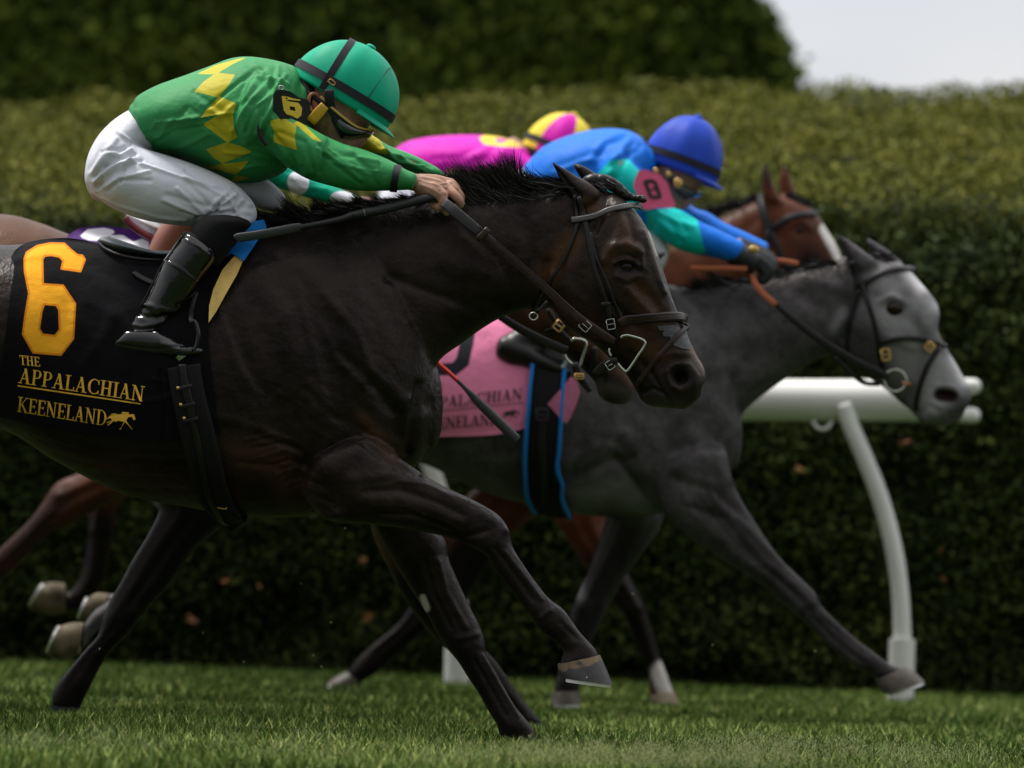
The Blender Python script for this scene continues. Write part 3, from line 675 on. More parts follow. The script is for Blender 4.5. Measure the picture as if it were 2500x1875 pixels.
SA0 = [  # neck and shoulder muscles
    st('f', [(640, 560), (760, 700), (800, 860)], 26, .010), st('f', [(720, 530), (820, 640), (900, 760)], 20, -.006), st('f', [(560, 600), (640, 760), (700, 900), (705, 1000)], 30, .012),
    st('f', [(500, 700), (560, 850), (620, 960), (640, 1060)], 18, -.008), st('f', [(800, 840), (860, 900), (870, 960)], 14, -.010), st('f', [(780, 950), (850, 1005), (905, 1020)], 9, -.010),
    st('f', [(700, 1000), (760, 1060), (830, 1090)], 22, .009), st('f', [(660, 1000), (640, 1060), (680, 1120)], 12, -.010), st('f', [(870, 870), (880, 960)], 16, .010),
    st('f', [(905, 830), (890, 900), (880, 980)], 7, -.012), st('f', [(920, 900), (915, 970)], 14, .010),
    st('f', [(960, 560), (1060, 600), (1130, 640)], 22, .007), st('f', [(800, 580), (950, 640), (1090, 660)], 13, -.005), st('f', [(1130, 470), (1150, 560), (1120, 640)], 16, -.009), st('f', [(1190, 430), (1185, 520), (1150, 610)], 12, .007),
    st('f', [(560, 940), (640, 970)], 7, -.006), st('f', [(520, 1000), (600, 1010), (630, 1040)], 6, -.005), st('f', [(460, 900), (560, 925), (600, 950)], 10, .005),
    # forearm
    st('i', [(300, 320), (480, 300), (680, 370), (830, 430)], 10, .006, N_), st('i', [(360, 380), (520, 370), (700, 430), (820, 490)], 6, -.006, N_), st('i', [(330, 420), (520, 420), (700, 480), (800, 520)], 9, .005, N_), st('i', [(420, 480), (600, 490), (760, 560)], 6, -.005, N_),
    st('i', [(240, 480), (180, 500)], 14, .008, N_), st('i', [(840, 590), (920, 560)], 8, -.005, N_), st('i', [(1010, 560)], 10, .006, N_), st('i', [(900, 480), (960, 520)], 10, .004, N_),
    st('i', [(960, 640), (1040, 740), (1140, 880)], 4, -.005, N_), st('i', [(1010, 660), (1090, 760), (1180, 880)], 5, .004, N_), st('i', [(1180, 960), (1220, 930)], 7, .004, N_), st('i', [(1270, 990), (1340, 1060)], 6, -.003, N_),
    st('i', [(700, 700), (740, 850), (830, 1010)], 8, .005), st('i', [(640, 700), (680, 850), (760, 1010)], 6, -.004), st('i', [(870, 1160), (950, 1300), (1020, 1420)], 4, -.005), st('i', [(910, 1140), (990, 1290), (1070, 1420)], 5, .004), st('i', [(800, 1060), (880, 1040)], 9, .004),
    # head
    st('d', [(960, 600), (1010, 520), (1090, 500), (1170, 540)], 13, .008), st('d', [(1025, 620), (1060, 600), (1100, 597), (1145, 610), (1165, 640)], 4.5, .010), st('d', [(1030, 590), (1090, 565), (1160, 590)], 4, -.004), st('d', [(1070, 640), (1130, 645)], 14, -.010), st('d', [(1030, 700), (1100, 728), (1170, 700)], 6, .004), st('d', [(1185, 560), (1190, 640)], 6, .007),
    st('d', [(1100, 780), (1190, 880), (1250, 940)], 9, .0035), st('d', [(1150, 740), (1260, 850), (1340, 960)], 14, -.004), st('d', [(990, 860), (1150, 1000)], 12, -.006),
    st('d', [(640, 700), (640, 860), (740, 1010), (900, 1100)], 14, .008), st('d', [(600, 620), (590, 820)], 12, -.010), st('d', [(720, 760), (860, 960)], 26, .005),
    st('d', [(980, 180), (960, 290), (900, 420)], 9, -.008), st('d', [(1040, 260), (1060, 400), (1010, 540)], 12, .005), st('d', [(1110, 330), (1150, 480)], 8, -.005), st('d', [(1200, 420), (1270, 620), (1330, 800)], 8, .005),
    st('d', [(1440, 1325)], 17, -.030), st('d', [(1425, 1310), (1455, 1340)], 16, -.012), st('d', [(1355, 1290), (1400, 1250), (1490, 1250), (1540, 1320), (1520, 1390)], 4.5, .004), st('d', [(1345, 1300), (1370, 1380), (1430, 1410)], 5, .005),
    st('d', [(1180, 1440), (1260, 1400), (1340, 1440), (1370, 1510)], 4, -.006), st('d', [(1250, 1300), (1320, 1420)], 5, -.004), st('d', [(1120, 1180), (1240, 1290)], 10, -.005), st('d', [(1300, 1200), (1380, 1180), (1480, 1190)], 9, .004),
    # inner ear
    st('e', [(1020, 480), (1080, 560), (1140, 620)], 7, -.006, (13.0, 13.97))]
SA = [(s_[0], s_[1] * (1.3 if i_ < 21 else .9), s_[2] * (.75 if i_ < 21 else 1.15), s_[3]) for i_, s_ in enumerate(SA0)]
rr = np.random.default_rng(4)      # fine veins and skin creases
for k in range(22):
    x0, y0 = rr.uniform(560, 860), rr.uniform(760, 1060); a = rr.uniform(.3, 1.3); SA.append((T('f', [(x0, y0), (x0 + 30 * math.cos(a), y0 + 30 * math.sin(a)), (x0 + 70 * math.cos(a + rr.normal(0, .5)), y0 + 60 * math.sin(a + .3))]), rr.uniform(2.6, 5), rr.choice((-.0010, .0012)), None))
for k in range(5): SA.append((T('h', [(80 + 60 * k, 120 + 62 * k), (420, 200 + 50 * k), (860, 210 + 55 * k)]), 6, -.0022, None))
coatA = coat('dark_bay_coat', (.0155, .0108, .0094), (.0040, .0031, .0029), [('tan', (.092, .042, .020), 0, 1), ('black', (.0075, .0062, .0068), 0, 1), ('nose', (.085, .07, .065), 0, 1), ('red', (.09, .02, .014), 0, 1), ('white', (.42, .40, .34), .1, .6)], rough=.36, spec=.17, nscale=6, bm=.34)
PA = [('tan', [(T('d', [(600, 700), (700, 560), (760, 480)]), 28, .8), (T('d', [(680, 900), (860, 1060)]), 40, .28), (T('d', [(830, 240), (900, 270)]), 16, .6), (T('d', [(1000, 560), (930, 680)]), 26, .35), (T('d', [(1180, 800), (1250, 900), (1300, 960)]), 32, .45),
               (T('d', [(1110, 1060), (1200, 1130), (1290, 1170)]), 30, .5), (T('d', [(1500, 1150), (1540, 1190), (1570, 1260)]), 10, .9), (T('d', [(1080, 380), (1100, 500)]), 24, .4), (T('f', [(520, 980), (600, 1000), (640, 1080)]), 46, .30), (T('f', [(40, 960), (300, 1040), (500, 1080)]), 40, .22), (T('f', [(780, 900), (850, 980)]), 20, .3)]),
      ('black', [(T('i', [(980, 520), (1160, 860), (1300, 1020), (1400, 1120)]), 60, .75), (T('i', [(640, 900), (860, 1100), (1080, 1480)]), 75, .8), (T('f', [(620, 470), (900, 430), (1240, 405)]), 24, .9), (T('d', [(1400, 1330), (1470, 1320)]), 24, .9), (T('d', [(1220, 1450), (1400, 1490)]), 30, .8), (T('d', [(1060, 640), (1150, 650)]), 15, .8)]),
      ('nose', [(T('d', [(1500, 1230), (1570, 1330)]), 14, .55), (T('d', [(1230, 1480), (1440, 1500)]), 16, .35), (T('d', [(1250, 560), (1310, 700)]), 9, .55)]),
      ('red', [(T('d', [(1452, 1335)]), 6, .35)]),
      ('white', [(T('i', [(630, 870), (648, 920)]), 8, .9), (T('d', [(1235, 420), (1262, 500), (1285, 570)]), 3.2, .5)])]
hooA = [(TS('i', [(1450, 1135, 1253, 1178, .044), (1483, 1208, 1258, 1215, .055), (1508, 1272, 1268, 1240, .061)]), -.15), (TS('i', [(1165, 1528, 996, 1540, .044), (1190, 1565, 1000, 1575, .055), (1212, 1590, 1003, 1605, .06)]), .13),
        ([(-560, 1695, -478, 1705, .044), (-590, 1750, -480, 1760, .056), (-600, 1790, -480, 1790, .06)], -.14), ([(hindA2[-1][0], hindA2[-1][1], hindA2[-1][2], hindA2[-1][3], .044), (hindA2[-1][0] - 40, hindA2[-1][1] + 60, hindA2[-1][2], hindA2[-1][3] + 60, .06)], .14)]
for k in range(9):      # wrinkles behind the elbow and on the breast
    x0, y0 = 590 + k * 12, 940 + k * 19; SA.append((T('f', [(x0 - 60 + 5 * k, y0 + 10), (x0, y0 - 4 + rr.uniform(-6, 6)), (x0 + 46, y0 + 14)]), 3.6, -.0034 if k % 2 else .003, None))
for pts in ([(700, 640), (770, 720), (800, 800), (870, 860)], [(690, 700), (740, 790), (800, 850)], [(470, 660), (520, 800), (590, 900)], [(880, 700), (920, 770), (925, 850)], [(640, 620), (680, 760), (700, 880)], [(760, 880), (800, 930), (860, 960)]): SA.append((T('f', pts), 12, .0034, None))
for pts in ([(660, 840), (720, 900), (790, 930)], [(730, 760), (810, 830), (860, 890)], [(840, 600), (960, 640), (1060, 690)], [(1010, 500), (1080, 560), (1110, 640)]): SA.append((T('f', pts), 11, -.0034, None))
for pts in ([(500, 330), (640, 350), (760, 410)], [(400, 440), (560, 450), (700, 520)], [(620, 480), (740, 520), (800, 560)]): SA.append((T('i', pts), 3.2, .0026, N_))
HA = horse('dark bay racehorse wearing the black cloth 6, nearest and sharpest', dA, loftsA, hooA, coatA, .0042, SA, PA, hoofmat=hm_dark, loc=(500, 1850))
HA.hoofs[1].data.materials[0] = hm_black; HA.hoofs[0]['label'] = 'dark raised hoof with tan coronet band'
hme = HA.hoofs[0].data; Vh = getv(hme); cl_ = T('i', [(1448, 1137), (1350, 1172), (1253, 1180)])
attr(hme, 'stain', 9 - np.abs(pdist(proj(Vh), cl_) - 7) + 3.5 * np.sin(Vh[:, 0] * 260) + 2.5 * np.sin(Vh[:, 1] * 330 + Vh[:, 0] * 500))
hme.materials[0] = mat('hoof_wall_stained', (.042, .040, .042), .5, .3, .35, 30, .5, 90, [('stain', (.17, .115, .062), -1, 5)], stretch=(1, 1, .1))
for x, y in ((1362, 1236), (1388, 1240), (1434, 1246)): part('nail', ellipsoid(P(*T('i', [(x, y)])[0], dA - .15 - .056 + .012 * ((x - 1388) / 60) ** 2 - .001), (.002, .002, .002), n=6, m=8), M['shoe'], HA.hoofs[0])
eye(HA, *T('d', [(1098, 640)])[0], .0225)
mane_m = mat('mane_hair', (.006, .005, .005), .38, .28)
strands(4200, T('c', [(60, 680), (300, 655), (600, 600), (900, 560), (1200, 530), (1380, 520)]), dA, [(-.85, -.42), (-.8, -.4), (-.85, -.42), (-.9, -.4), (-.9, -.35), (-.9, -.35)], [50, 62, 50, 42, 30, 20], .025, .0008, mane_m, HA.root, spread=.25)
strands(5200, T('c', [(1420, 520), (1550, 500), (1700, 480), (1850, 470), (2000, 455), (2150, 440), (2230, 430)]), dA, [(-.8, -.5), (-.72, -.66), (-.52, -.82), (-.5, -.8), (-.85, -.42), (-.97, -.18), (-.98, -.12)], [75, 100, 118, 88, 62, 62, 55], .022, .0008, mane_m, HA.root, seed=9, spread=.28)
strands(700, T('c', [(1450, 560), (1700, 530), (1900, 520), (2150, 470)]), dA - .05, [(-.8, -.5), (-.7, -.6), (-.8, -.4), (-.97, -.1)], [60, 60, 50, 40], .012, .0011, mane_m, HA.root, seed=19, spread=.2)
fl = MB(); bp = cspline(T('d', [(880, 110), (960, 110), (1030, 145), (1090, 195), (1140, 212), (1205, 220)]), 9)
for k, (x, y) in enumerate(bp):
    t = k / (len(bp) - 1); rd = (.016 * (1 - t) + .006) if t < .7 else .008 + .0018 * math.sin(k * 1.9)
    for s_ in (-1, 1): fl.add(*ellipsoid(P(x, y + s_ * math.sin(k * 1.1) * 2.2, dA - .01 + s_ * .004), (rd * 1.1, rd * .8, rd * .8), n=8, m=10))
fl.add(*ellipsoid(P(*T('d', [(1192, 220)])[0], dA - .01), (.0085, .0085, .0085), n=8, m=10))
part('forelock', fl, mane_m, HA.root)
strands(500, T('d', [(860, 110), (950, 105), (1020, 130)]), dA, [(.9, .3), (.85, .45), (.8, .6)], [36, 44, 40], .012, .001, mane_m, HA.root, name='forelock', seed=5, spread=.12)

# ---------------- horse behind the nearest one: bay, mostly hidden
dB = 14.95
torsoB = [(-560, 640, -540, 800, .1), (-450, 555, -450, 930, .2), (-250, 518, -240, 960, .23), (0, 522, 0, 960, .25), (100, 545, 100, 1000, .25), (180, 575, 180, 1020, .25), (300, 600, 300, 1060, .26), (500, 590, 500, 1120, .26), (640, 565, 640, 1150, .25), (760, 590, 750, 1130, .22), (840, 700, 830, 1050, .16), (880, 800, 860, 980, .1)]
neckB = [(600, 560, 760, 1080, .15), (760, 545, 840, 940, .13), (900, 530, 960, 850, .11), (1050, 520, 1085, 815, .095), (1140, 525, 1150, 780, .085), (1200, 540, 1215, 765, .078)]
headB = [(1190, 530, 1215, 765, .07), (1290, 570, 1240, 790, .085), (1340, 630, 1285, 822, .09), (1390, 700, 1340, 845, .085), (1430, 770, 1385, 872, .07), (1480, 830, 1425, 905, .058), (1520, 880, 1453, 935, .053), (1548, 920, 1462, 968, .053), (1552, 950, 1490, 985, .045), (1545, 965, 1515, 988, .025)]
earB = [(1270, 580, 1220, 600, .022), (1210, 560, 1180, 575, .014), (1150, 540, 1148, 544, .004)]
f1B = TS('h', [(1120, 250, 760, 200, .1), (1100, 400, 730, 390, .085), (1060, 510, 738, 460, .072), (960, 595, 682, 580, .06), (885, 670, 620, 680, .052), (795, 800, 560, 792, .048), (712, 892, 505, 890, .045), (650, 972, 465, 985, .044), (572, 1062, 452, 1045, .038), (520, 1112, 398, 1105, .032), (466, 1192, 334, 1180, .028), (422, 1280, 272, 1255, .034), (388, 1345, 240, 1318, .033), (374, 1385, 236, 1375, .033)])
f2B = TS('i', [(560, 400, 380, 420, .08), (620, 560, 395, 570, .068), (680, 720, 472, 740, .058), (730, 850, 540, 870, .05), (800, 980, 640, 1010, .046), (880, 1080, 740, 1110, .042), (952, 1140, 845, 1160, .034), (1040, 1260, 935, 1290, .027), (1102, 1350, 1010, 1370, .028), (1155, 1412, 1062, 1430, .033), (1190, 1450, 1092, 1460, .031)])
h1B = [(-560, 700, -180, 760, .12), (-560, 900, -180, 950, .12), (-520, 1060, -240, 1100, .09), (-560, 1200, -400, 1200, .06), (-640, 1300, -530, 1280, .045), (-720, 1400, -640, 1370, .033), (-800, 1500, -730, 1470, .03), (-850, 1560, -780, 1540, .034)]
h2B = [(s[0] + 40 + (s[1] - 700) * .35, s[1], s[2] + 40 + (s[1] - 700) * .35, s[3], s[4]) for s in h1B]
LB = [loft(torsoB, dB, ex=2.1), loft(neckB, dB), loft(headB, dB, ex=2.3, eg=.1), loft(earB, dB, -.05, sub=4), loft(earB, dB, .05, sub=4), loft(f1B, dB, -.13), loft(f2B, dB, .12), loft(h1B, dB, -.13), loft(h2B, dB, .13)]
coatB = coat('bay_coat', (.105, .05, .028), (.05, .024, .014), [('black', (.005, .0045, .0045), 0, 1), ('nose', (.05, .042, .04), 0, 1)], rough=.4, spec=.14)
PB = [('black', [(T('h', [(950, 450), (800, 680), (560, 980), (300, 1300)]), 130, 1.6), (T('i', [(600, 800), (820, 1050), (1150, 1420)]), 60, 1.6), ([(1480, 960), (1400, 900)], 60, 1.3), ([(500, 1230), (620, 1120), (740, 1180)], 90, 1.3)]), ('nose', [([(1490, 950), (1530, 970)], 18, 1.6), ([(1465, 930), (1475, 965)], 9, 1.6)])]
HBo = horse('bay racehorse with brown rump running close behind the dark bay, mostly hidden by it', dB, LB,
            [(TS('h', [(374, 1378, 236, 1368, .045), (384, 1410, 226, 1405, .053), (390, 1450, 222, 1450, .058)]), -.13), (TS('i', [(1190, 1448, 1094, 1462, .043), (1215, 1490, 1108, 1505, .055)]), .12),
             ([(-850, 1555, -775, 1535, .044), (-900, 1600, -810, 1620, .055)], -.13), ([(-505, 1555, -430, 1535, .044), (-550, 1600, -460, 1620, .055)], .13)], coatB, .0075, legstrokes(f1B) + legstrokes(f2B), PB, hoofmat=hm_black, loc=(400, 1750))
HBo.hoofs[0].name = 'hoof'
eye(HBo, 1365, 700, .02)
strands(900, [(600, 575), (800, 560), (1000, 530), (1180, 535)], dB, [(-.85, -.35)] * 4, [26, 26, 26, 26], .02, .0012, mane_m, HBo.root, seed=12)

# ---------------- grey horse with pink cloth
dC = 16.2
torsoC = [(150, 760, 180, 900, .1), (230, 690, 240, 1020, .2), (380, 655, 400, 1060, .24), (560, 660, 600, 1060, .24), (800, 690, 820, 1090, .24), (1000, 715, 1020, 1128, .245), (1180, 712, 1175, 1200, .25), (1380, 695, 1375, 1250, .25), (1500, 690, 1490, 1262, .24), (1600, 692, 1600, 1256, .22), (1690, 720, 1680, 1235, .2), (1765, 800, 1735, 1195, .16), (1795, 920, 1770, 1165, .12), (1805, 1000, 1788, 1140, .09)]
neckC = [(1600, 690, 1720, 1150, .15), (1700, 702, 1785, 1050, .13), (1800, 690, 1822, 1000, .11), (1900, 672, 1885, 948, .095), (1980, 652, 1950, 905, .085), (2040, 635, 2000, 875, .08), (2075, 620, 2035, 868, .075)]
headC = TS('g', [(900, 540, 770, 1040, .066), (1000, 545, 800, 1085, .078), (1100, 560, 840, 1130, .09), (1200, 585, 890, 1165, .095), (1300, 690, 935, 1200, .095), (1385, 795, 995, 1240, .09), (1408, 870, 1035, 1265, .082), (1397, 960, 1080, 1292, .07), (1440, 1050, 1130, 1335, .058), (1500, 1150, 1180, 1382, .052), (1548, 1235, 1235, 1425, .052), (1588, 1300, 1275, 1470, .055), (1590, 1370, 1310, 1500, .048), (1550, 1430, 1390, 1510, .03)])
earsC = [(TS('g', [(1050, 560, 890, 615, .03), (965, 500, 862, 530, .025), (885, 440, 828, 455, .014), (800, 388, 797, 396, .003)]), -.05), (TS('g', [(1200, 575, 1060, 580, .03), (1110, 500, 1010, 510, .022), (1035, 450, 985, 460, .012), (988, 418, 984, 424, .003)]), .05)]
fnC = TS('j', [(1060, 380, 720, 480, .09), (1080, 480, 760, 590, .085), (1115, 570, 810, 690, .076), (1195, 702, 935, 792, .065), (1292, 842, 1062, 876, .053), (1382, 932, 1192, 956, .046), (1462, 1012, 1302, 1050, .045), (1485, 1065, 1372, 1112, .037), (1560, 1142, 1442, 1172, .029), (1642, 1215, 1512, 1242, .026), (1705, 1262, 1572, 1300, .031), (1760, 1305, 1642, 1345, .032), (1805, 1335, 1695, 1372, .027), (1850, 1345, 1735, 1398, .033)])
ffC = TS('j', [(820, 480, 560, 520, .08), (790, 600, 530, 620, .08), (762, 710, 500, 722, .072), (682, 830, 462, 832, .06), (612, 920, 426, 932, .05), (562, 1008, 386, 1020, .046), (522, 1082, 352, 1108, .042), (480, 1170, 342, 1188, .032), (446, 1250, 328, 1262, .027), (412, 1350, 310, 1342, .03), (402, 1420, 286, 1412, .033), (392, 1460, 278, 1458, .031)])
hup = [(300, 730, 560, 760, .13), (290, 900, 530, 960, .13), (300, 1040, 480, 1110, .1)]
h1C = hup + TS('h', [(690, 400, 860, 460, .065), (760, 500, 860, 565, .046), (700, 600, 800, 670, .037), (630, 735, 700, 795, .03), (550, 850, 600, 915, .031), (480, 900, 505, 985, .034), (432, 935, 428, 1045, .032), (395, 985, 380, 1112, .034)])
h2C = hup + TS('h', [(730, 400, 900, 460, .065), (800, 500, 900, 560, .046), (745, 610, 840, 680, .037), (680, 730, 750, 790, .03), (610, 830, 655, 900, .031), (545, 850, 560, 950, .034), (500, 850, 505, 960, .034)])
LC = [loft(torsoC, dC, ex=2.1), loft(neckC, dC), loft(headC, dC, ex=2.3, eg=.1)] + [loft(e, dC, y, sub=4) for e, y in earsC] + [loft(fnC, dC, -.14), loft(ffC, dC, .12), loft(h1C, dC, -.13), loft(h2C, dC, .13)]
coatC = coat('steel_grey_coat', (.086, .081, .085), (.036, .034, .036), [('dark', (.010, .009, .010), 0, 1), ('light', (.31, .305, .32), 0, 1), ('white', (.62, .60, .62), 0, 1), ('nostril', (.02, .008, .009), .3, .7)], rough=.42, spec=.15, nscale=13, bm=.3)
PC = [('dark', [(T('j', [(1080, 560), (1300, 900), (1480, 1060), (1750, 1300)]), 60, .75), (T('j', [(600, 800), (470, 1020), (380, 1250), (330, 1480)]), 70, .9), (T('g', [(100, 720), (500, 640), (850, 570)]), 26, .8), (T('g', [(760, 960), (880, 820)]), 22, .6), (T('g', [(840, 420), (860, 520)]), 14, .7), (T('g', [(1300, 1420), (1380, 1500)]), 20, .3), (T('g', [(960, 1000), (1000, 1150)]), 45, .5), (T('g', [(1290, 850), (1310, 930)]), 14, .35), (T('g', [(1105, 832), (1195, 848)]), 21, 1.8), (T('g', [(1290, 1440), (1350, 1395), (1410, 1440), (1440, 1490)]), 6, .8), (T('g', [(1530, 1330), (1580, 1380), (1530, 1430)]), 9, .8), (T('g', [(1360, 1300), (1420, 1290)]), 12, .5), (T('g', [(1100, 1190), (1250, 1290), (1290, 1380)]), 18, .55), (T('g', [(1280, 860), (1310, 960)]), 13, .6), (T('g', [(1180, 740), (1230, 800)]), 8, .5), (T('g', [(1120, 950), (1250, 970)]), 8, .4), (T('g', [(1180, 1060), (1260, 1080)]), 12, .4), (T('g', [(1040, 760), (1060, 820)]), 10, .6), (T('g', [(1330, 1180), (1380, 1280)]), 10, .5), (T('g', [(1400, 1400), (1480, 1440)]), 20, .6), (T('g', [(980, 900), (1010, 1120)]), 22, .5)]),
      ('light', [(T('g', [(1080, 660), (1150, 740)]), 34, .6), (T('g', [(1250, 1000), (1200, 1180)]), 60, .55), (T('g', [(1060, 850), (1180, 940)]), 38, .8), (T('g', [(1230, 860), (1300, 780), (1360, 920)]), 34, .6), (T('g', [(1500, 1250), (1400, 1160), (1350, 1380)]), 46, .8), (T('g', [(1330, 800), (1400, 860)]), 24, .7), (T('j', [(400, 580), (560, 540), (680, 620)]), 34, .42), (T('j', [(395, 950), (400, 1020)]), 12, .8), (T('g', [(850, 850), (800, 960)]), 16, .35), (T('j', [(1860, 1320)]), 20, .3)]),
      ('white', [(T('g', [(1240, 640), (1300, 700)]), 20, .95), (T('g', [(1490, 1130), (1550, 1250)]), 14, .75), (T('g', [(1380, 830)]), 14, .4)]),
      ('nostril', [(T('g', [(1410, 1335), (1480, 1345)]), 19, 1.0)])]
SC = [st('g', [(1420, 1338), (1470, 1345)], 15, -.028), st('g', [(1370, 1330), (1400, 1290), (1480, 1290), (1530, 1350)], 6, .007), st('g', [(1140, 830)], 16, -.01), st('g', [(1060, 800), (1130, 765), (1210, 810)], 8, .008), st('g', [(1250, 900), (1300, 1000)], 14, -.006), st('g', [(1100, 1000), (1250, 1060)], 10, .005),
      st('g', [(860, 1000), (900, 850), (960, 720)], 14, -.009), st('g', [(600, 760), (780, 860), (860, 800)], 20, -.008), st('g', [(640, 660), (820, 720)], 16, .008), st('g', [(760, 1000), (850, 900)], 14, .007),
      st('j', [(330, 500), (540, 420), (640, 400)], 12, -.008), st('j', [(330, 420), (520, 340), (580, 380)], 14, .006), st('j', [(600, 300), (700, 480), (800, 640)], 20, .01), st('j', [(560, 400), (680, 560), (770, 660)], 9, -.012), st('j', [(900, 300), (1000, 420), (1050, 500)], 20, .008), st('j', [(820, 500), (960, 540), (1100, 640)], 12, -.008), st('j', [(880, 620), (1050, 680), (1200, 860)], 9, -.006), st('j', [(980, 560), (1150, 720), (1300, 880)], 10, .006), st('j', [(700, 100), (760, 250), (800, 330)], 30, -.008), st('j', [(1000, 60), (1080, 150)], 24, -.01),
      st('j', [(1420, 1080), (1560, 1190)], 5, -.004), st('g', [(1290, 1440), (1350, 1400), (1400, 1430)], 5, -.006)]
HC = horse('steel grey racehorse with pale face and pink cloth, furthest right', dC, LC,
           [(TS('j', [(1860, 1340, 1728, 1400, .045), (1905, 1365, 1742, 1432, .055), (1950, 1408, 1765, 1465, .06)]), -.14), (TS('j', [(394, 1450, 276, 1452, .045), (405, 1510, 264, 1510, .057)]), .12),
            (TS('h', [(388, 985, 365, 1132, .045), (335, 985, 292, 1165, .055), (282, 1000, 218, 1140, .058)]), -.13), (TS('h', [(500, 850, 498, 962, .045), (450, 848, 432, 985, .055), (412, 868, 365, 980, .056)]), .13)], coatC, .0062, SC + legstrokes(fnC, (15, 16.2)) + legstrokes(ffC, (16.2, 17)) + legstrokes(h1C), PC, hoofmat=hm_grey, loc=(1500, 1710))
eye(HC, *T('g', [(1148, 838)])[0], .029, .22)
strands(900, T('g', [(0, 720), (300, 680), (560, 620), (850, 575)]), dC - .02, [(-.9, -.2), (-.9, -.2), (-.9, -.15), (-.9, -.1)], [50, 40, 36, 36], .035, .0014, mane_m, HC.root, seed=15)
strands(300, T('g', [(1010, 520), (1060, 540), (1110, 555)]), dC, [(.85, .4)] * 3, [34, 34, 30], .015, .0014, mane_m, HC.root, name='forelock', seed=16)

# ---------------- red bay with white blaze, furthest from the camera
dD = 17.2
torsoD = [(250, 720, 270, 880, .1), (330, 650, 340, 980, .2), (480, 630, 500, 1030, .23), (700, 645, 720, 1060, .23), (950, 665, 960, 1110, .23), (1200, 655, 1190, 1180, .24), (1380, 635, 1360, 1215, .23), (1500, 630, 1480, 1210, .21), (1600, 690, 1590, 1160, .17), (1660, 780, 1640, 1070, .1)]
neckD = [(1480, 625, 1620, 980, .14), (1620, 580, 1700, 880, .12), (1722, 545, 1760, 800, .1), (1800, 510, 1810, 750, .085), (1860, 484, 1850, 720, .078), (1890, 475, 1870, 700, .072)]
headD = [(1890, 472, 1830, 640, .065), (1945, 492, 1850, 700, .08), (1990, 518, 1870, 740, .086), (2018, 560, 1890, 780, .088), (2044, 602, 1915, 810, .08), (2072, 670, 1950, 840, .068), (2120, 740, 2010, 845, .056), (2160, 800, 2075, 885, .05), (2185, 850, 2110, 905, .05), (2180, 880, 2135, 912, .03)]
earsD = [(TS('w', [(1500, 880, 1345, 880, .028), (1440, 750, 1325, 750, .024), (1400, 630, 1328, 630, .015), (1360, 515, 1350, 515, .003)]), -.05), (TS('w', [(1650, 850, 1500, 850, .028), (1605, 720, 1475, 730, .022), (1570, 620, 1488, 620, .014), (1540, 530, 1528, 530, .003)]), .05)]
f1D = TS('j', [(600, 420, 300, 430, .08), (540, 560, 270, 580, .075), (520, 680, 290, 690, .066), (570, 820, 380, 830, .055), (622, 930, 460, 950, .05), (672, 1030, 540, 1045, .046), (702, 1100, 590, 1112, .042), (732, 1190, 632, 1202, .032), (758, 1290, 672, 1302, .028), (788, 1370, 710, 1382, .031), (804, 1420, 706, 1440, .033), (826, 1460, 714, 1470, .031)])
f2D = [(1450, 1080, 1230, 1100, .08), (1420, 1160, 1190, 1160, .078), (1330, 1240, 1110, 1240, .068), (1240, 1320, 1070, 1300, .058), (1180, 1400, 1040, 1375, .05), (1122, 1488, 1010, 1448, .045), (1065, 1525, 1000, 1480, .038), (1018, 1560, 964, 1528, .03), (966, 1604, 916, 1567, .028), (916, 1646, 872, 1607, .033), (882, 1668, 848, 1640, .031)]
h1D = [(330, 730, 590, 760, .12), (330, 880, 560, 930, .12)] + TS('h', [(520, 100, 860, 260, .1), (420, 250, 640, 380, .085), (350, 300, 520, 430, .07), (300, 318, 400, 490, .058), (248, 352, 322, 540, .052), (200, 425, 255, 560, .045), (140, 505, 188, 612, .036), (80, 565, 115, 690, .031), (0, 640, 32, 772, .029), (-80, 715, -50, 830, .033), (-130, 785, -90, 862, .031)])
h2D = [(330, 730, 590, 760, .12), (330, 880, 560, 930, .12)] + TS('h', [(420, 120, 760, 200, .09), (400, 300, 620, 330, .07), (412, 430, 555, 430, .055), (405, 560, 532, 560, .047), (392, 680, 508, 690, .043), (368, 780, 484, 800, .04), (330, 835, 440, 868, .034), (300, 850, 382, 925, .031), (284, 835, 300, 938, .034)])
LD = [loft(torsoD, dD), loft(neckD, dD), loft(headD, dD, ex=2.3, eg=.1)] + [loft(e, dD, y, sub=4) for e, y in earsD] + [loft(f1D, dD, -.12), loft(f2D, dD, .12), loft(h1D, dD, -.12), loft(h2D, dD, .12)]
coatD = coat('red_bay_coat', (.115, .034, .014), (.05, .015, .007), [('black', (.006, .0045, .0045), 0, 1), ('white', (.62, .58, .55), .25, .6)], rough=.4, spec=.15)
PD = [('black', [(T('j', [(560, 900), (700, 1150), (740, 1300)]), 60, 1.4), ([(1150, 1380), (1000, 1520), (860, 1650)], 70, 1.5), (T('h', [(260, 440), (150, 560), (-50, 760)]), 52, .8), (T('h', [(460, 560), (430, 760), (350, 870)]), 62, 1.2), ([(1980, 640), (1960, 680)], 46, 1.1), ([(2100, 720), (2060, 700)], 50, .9), (T('w', [(1350, 540), (1370, 700)]), 16, .8), (T('w', [(1540, 540)]), 14, .9)]),
      ('white', [([(2016, 560), (2052, 625)], 17, 1.0), (T('j', [(775, 1370), (800, 1440), (830, 1480)]), 30, 1.2), ([(1000, 1500)], 1, 0)])]
SD = [st('g', [(600, 385)], 14, -.009), st('g', [(540, 350), (600, 330), (660, 370)], 8, .006), st('g', [(440, 380), (500, 440), (520, 540)], 12, -.006), st('g', [(240, 420), (340, 330)], 14, -.005)]
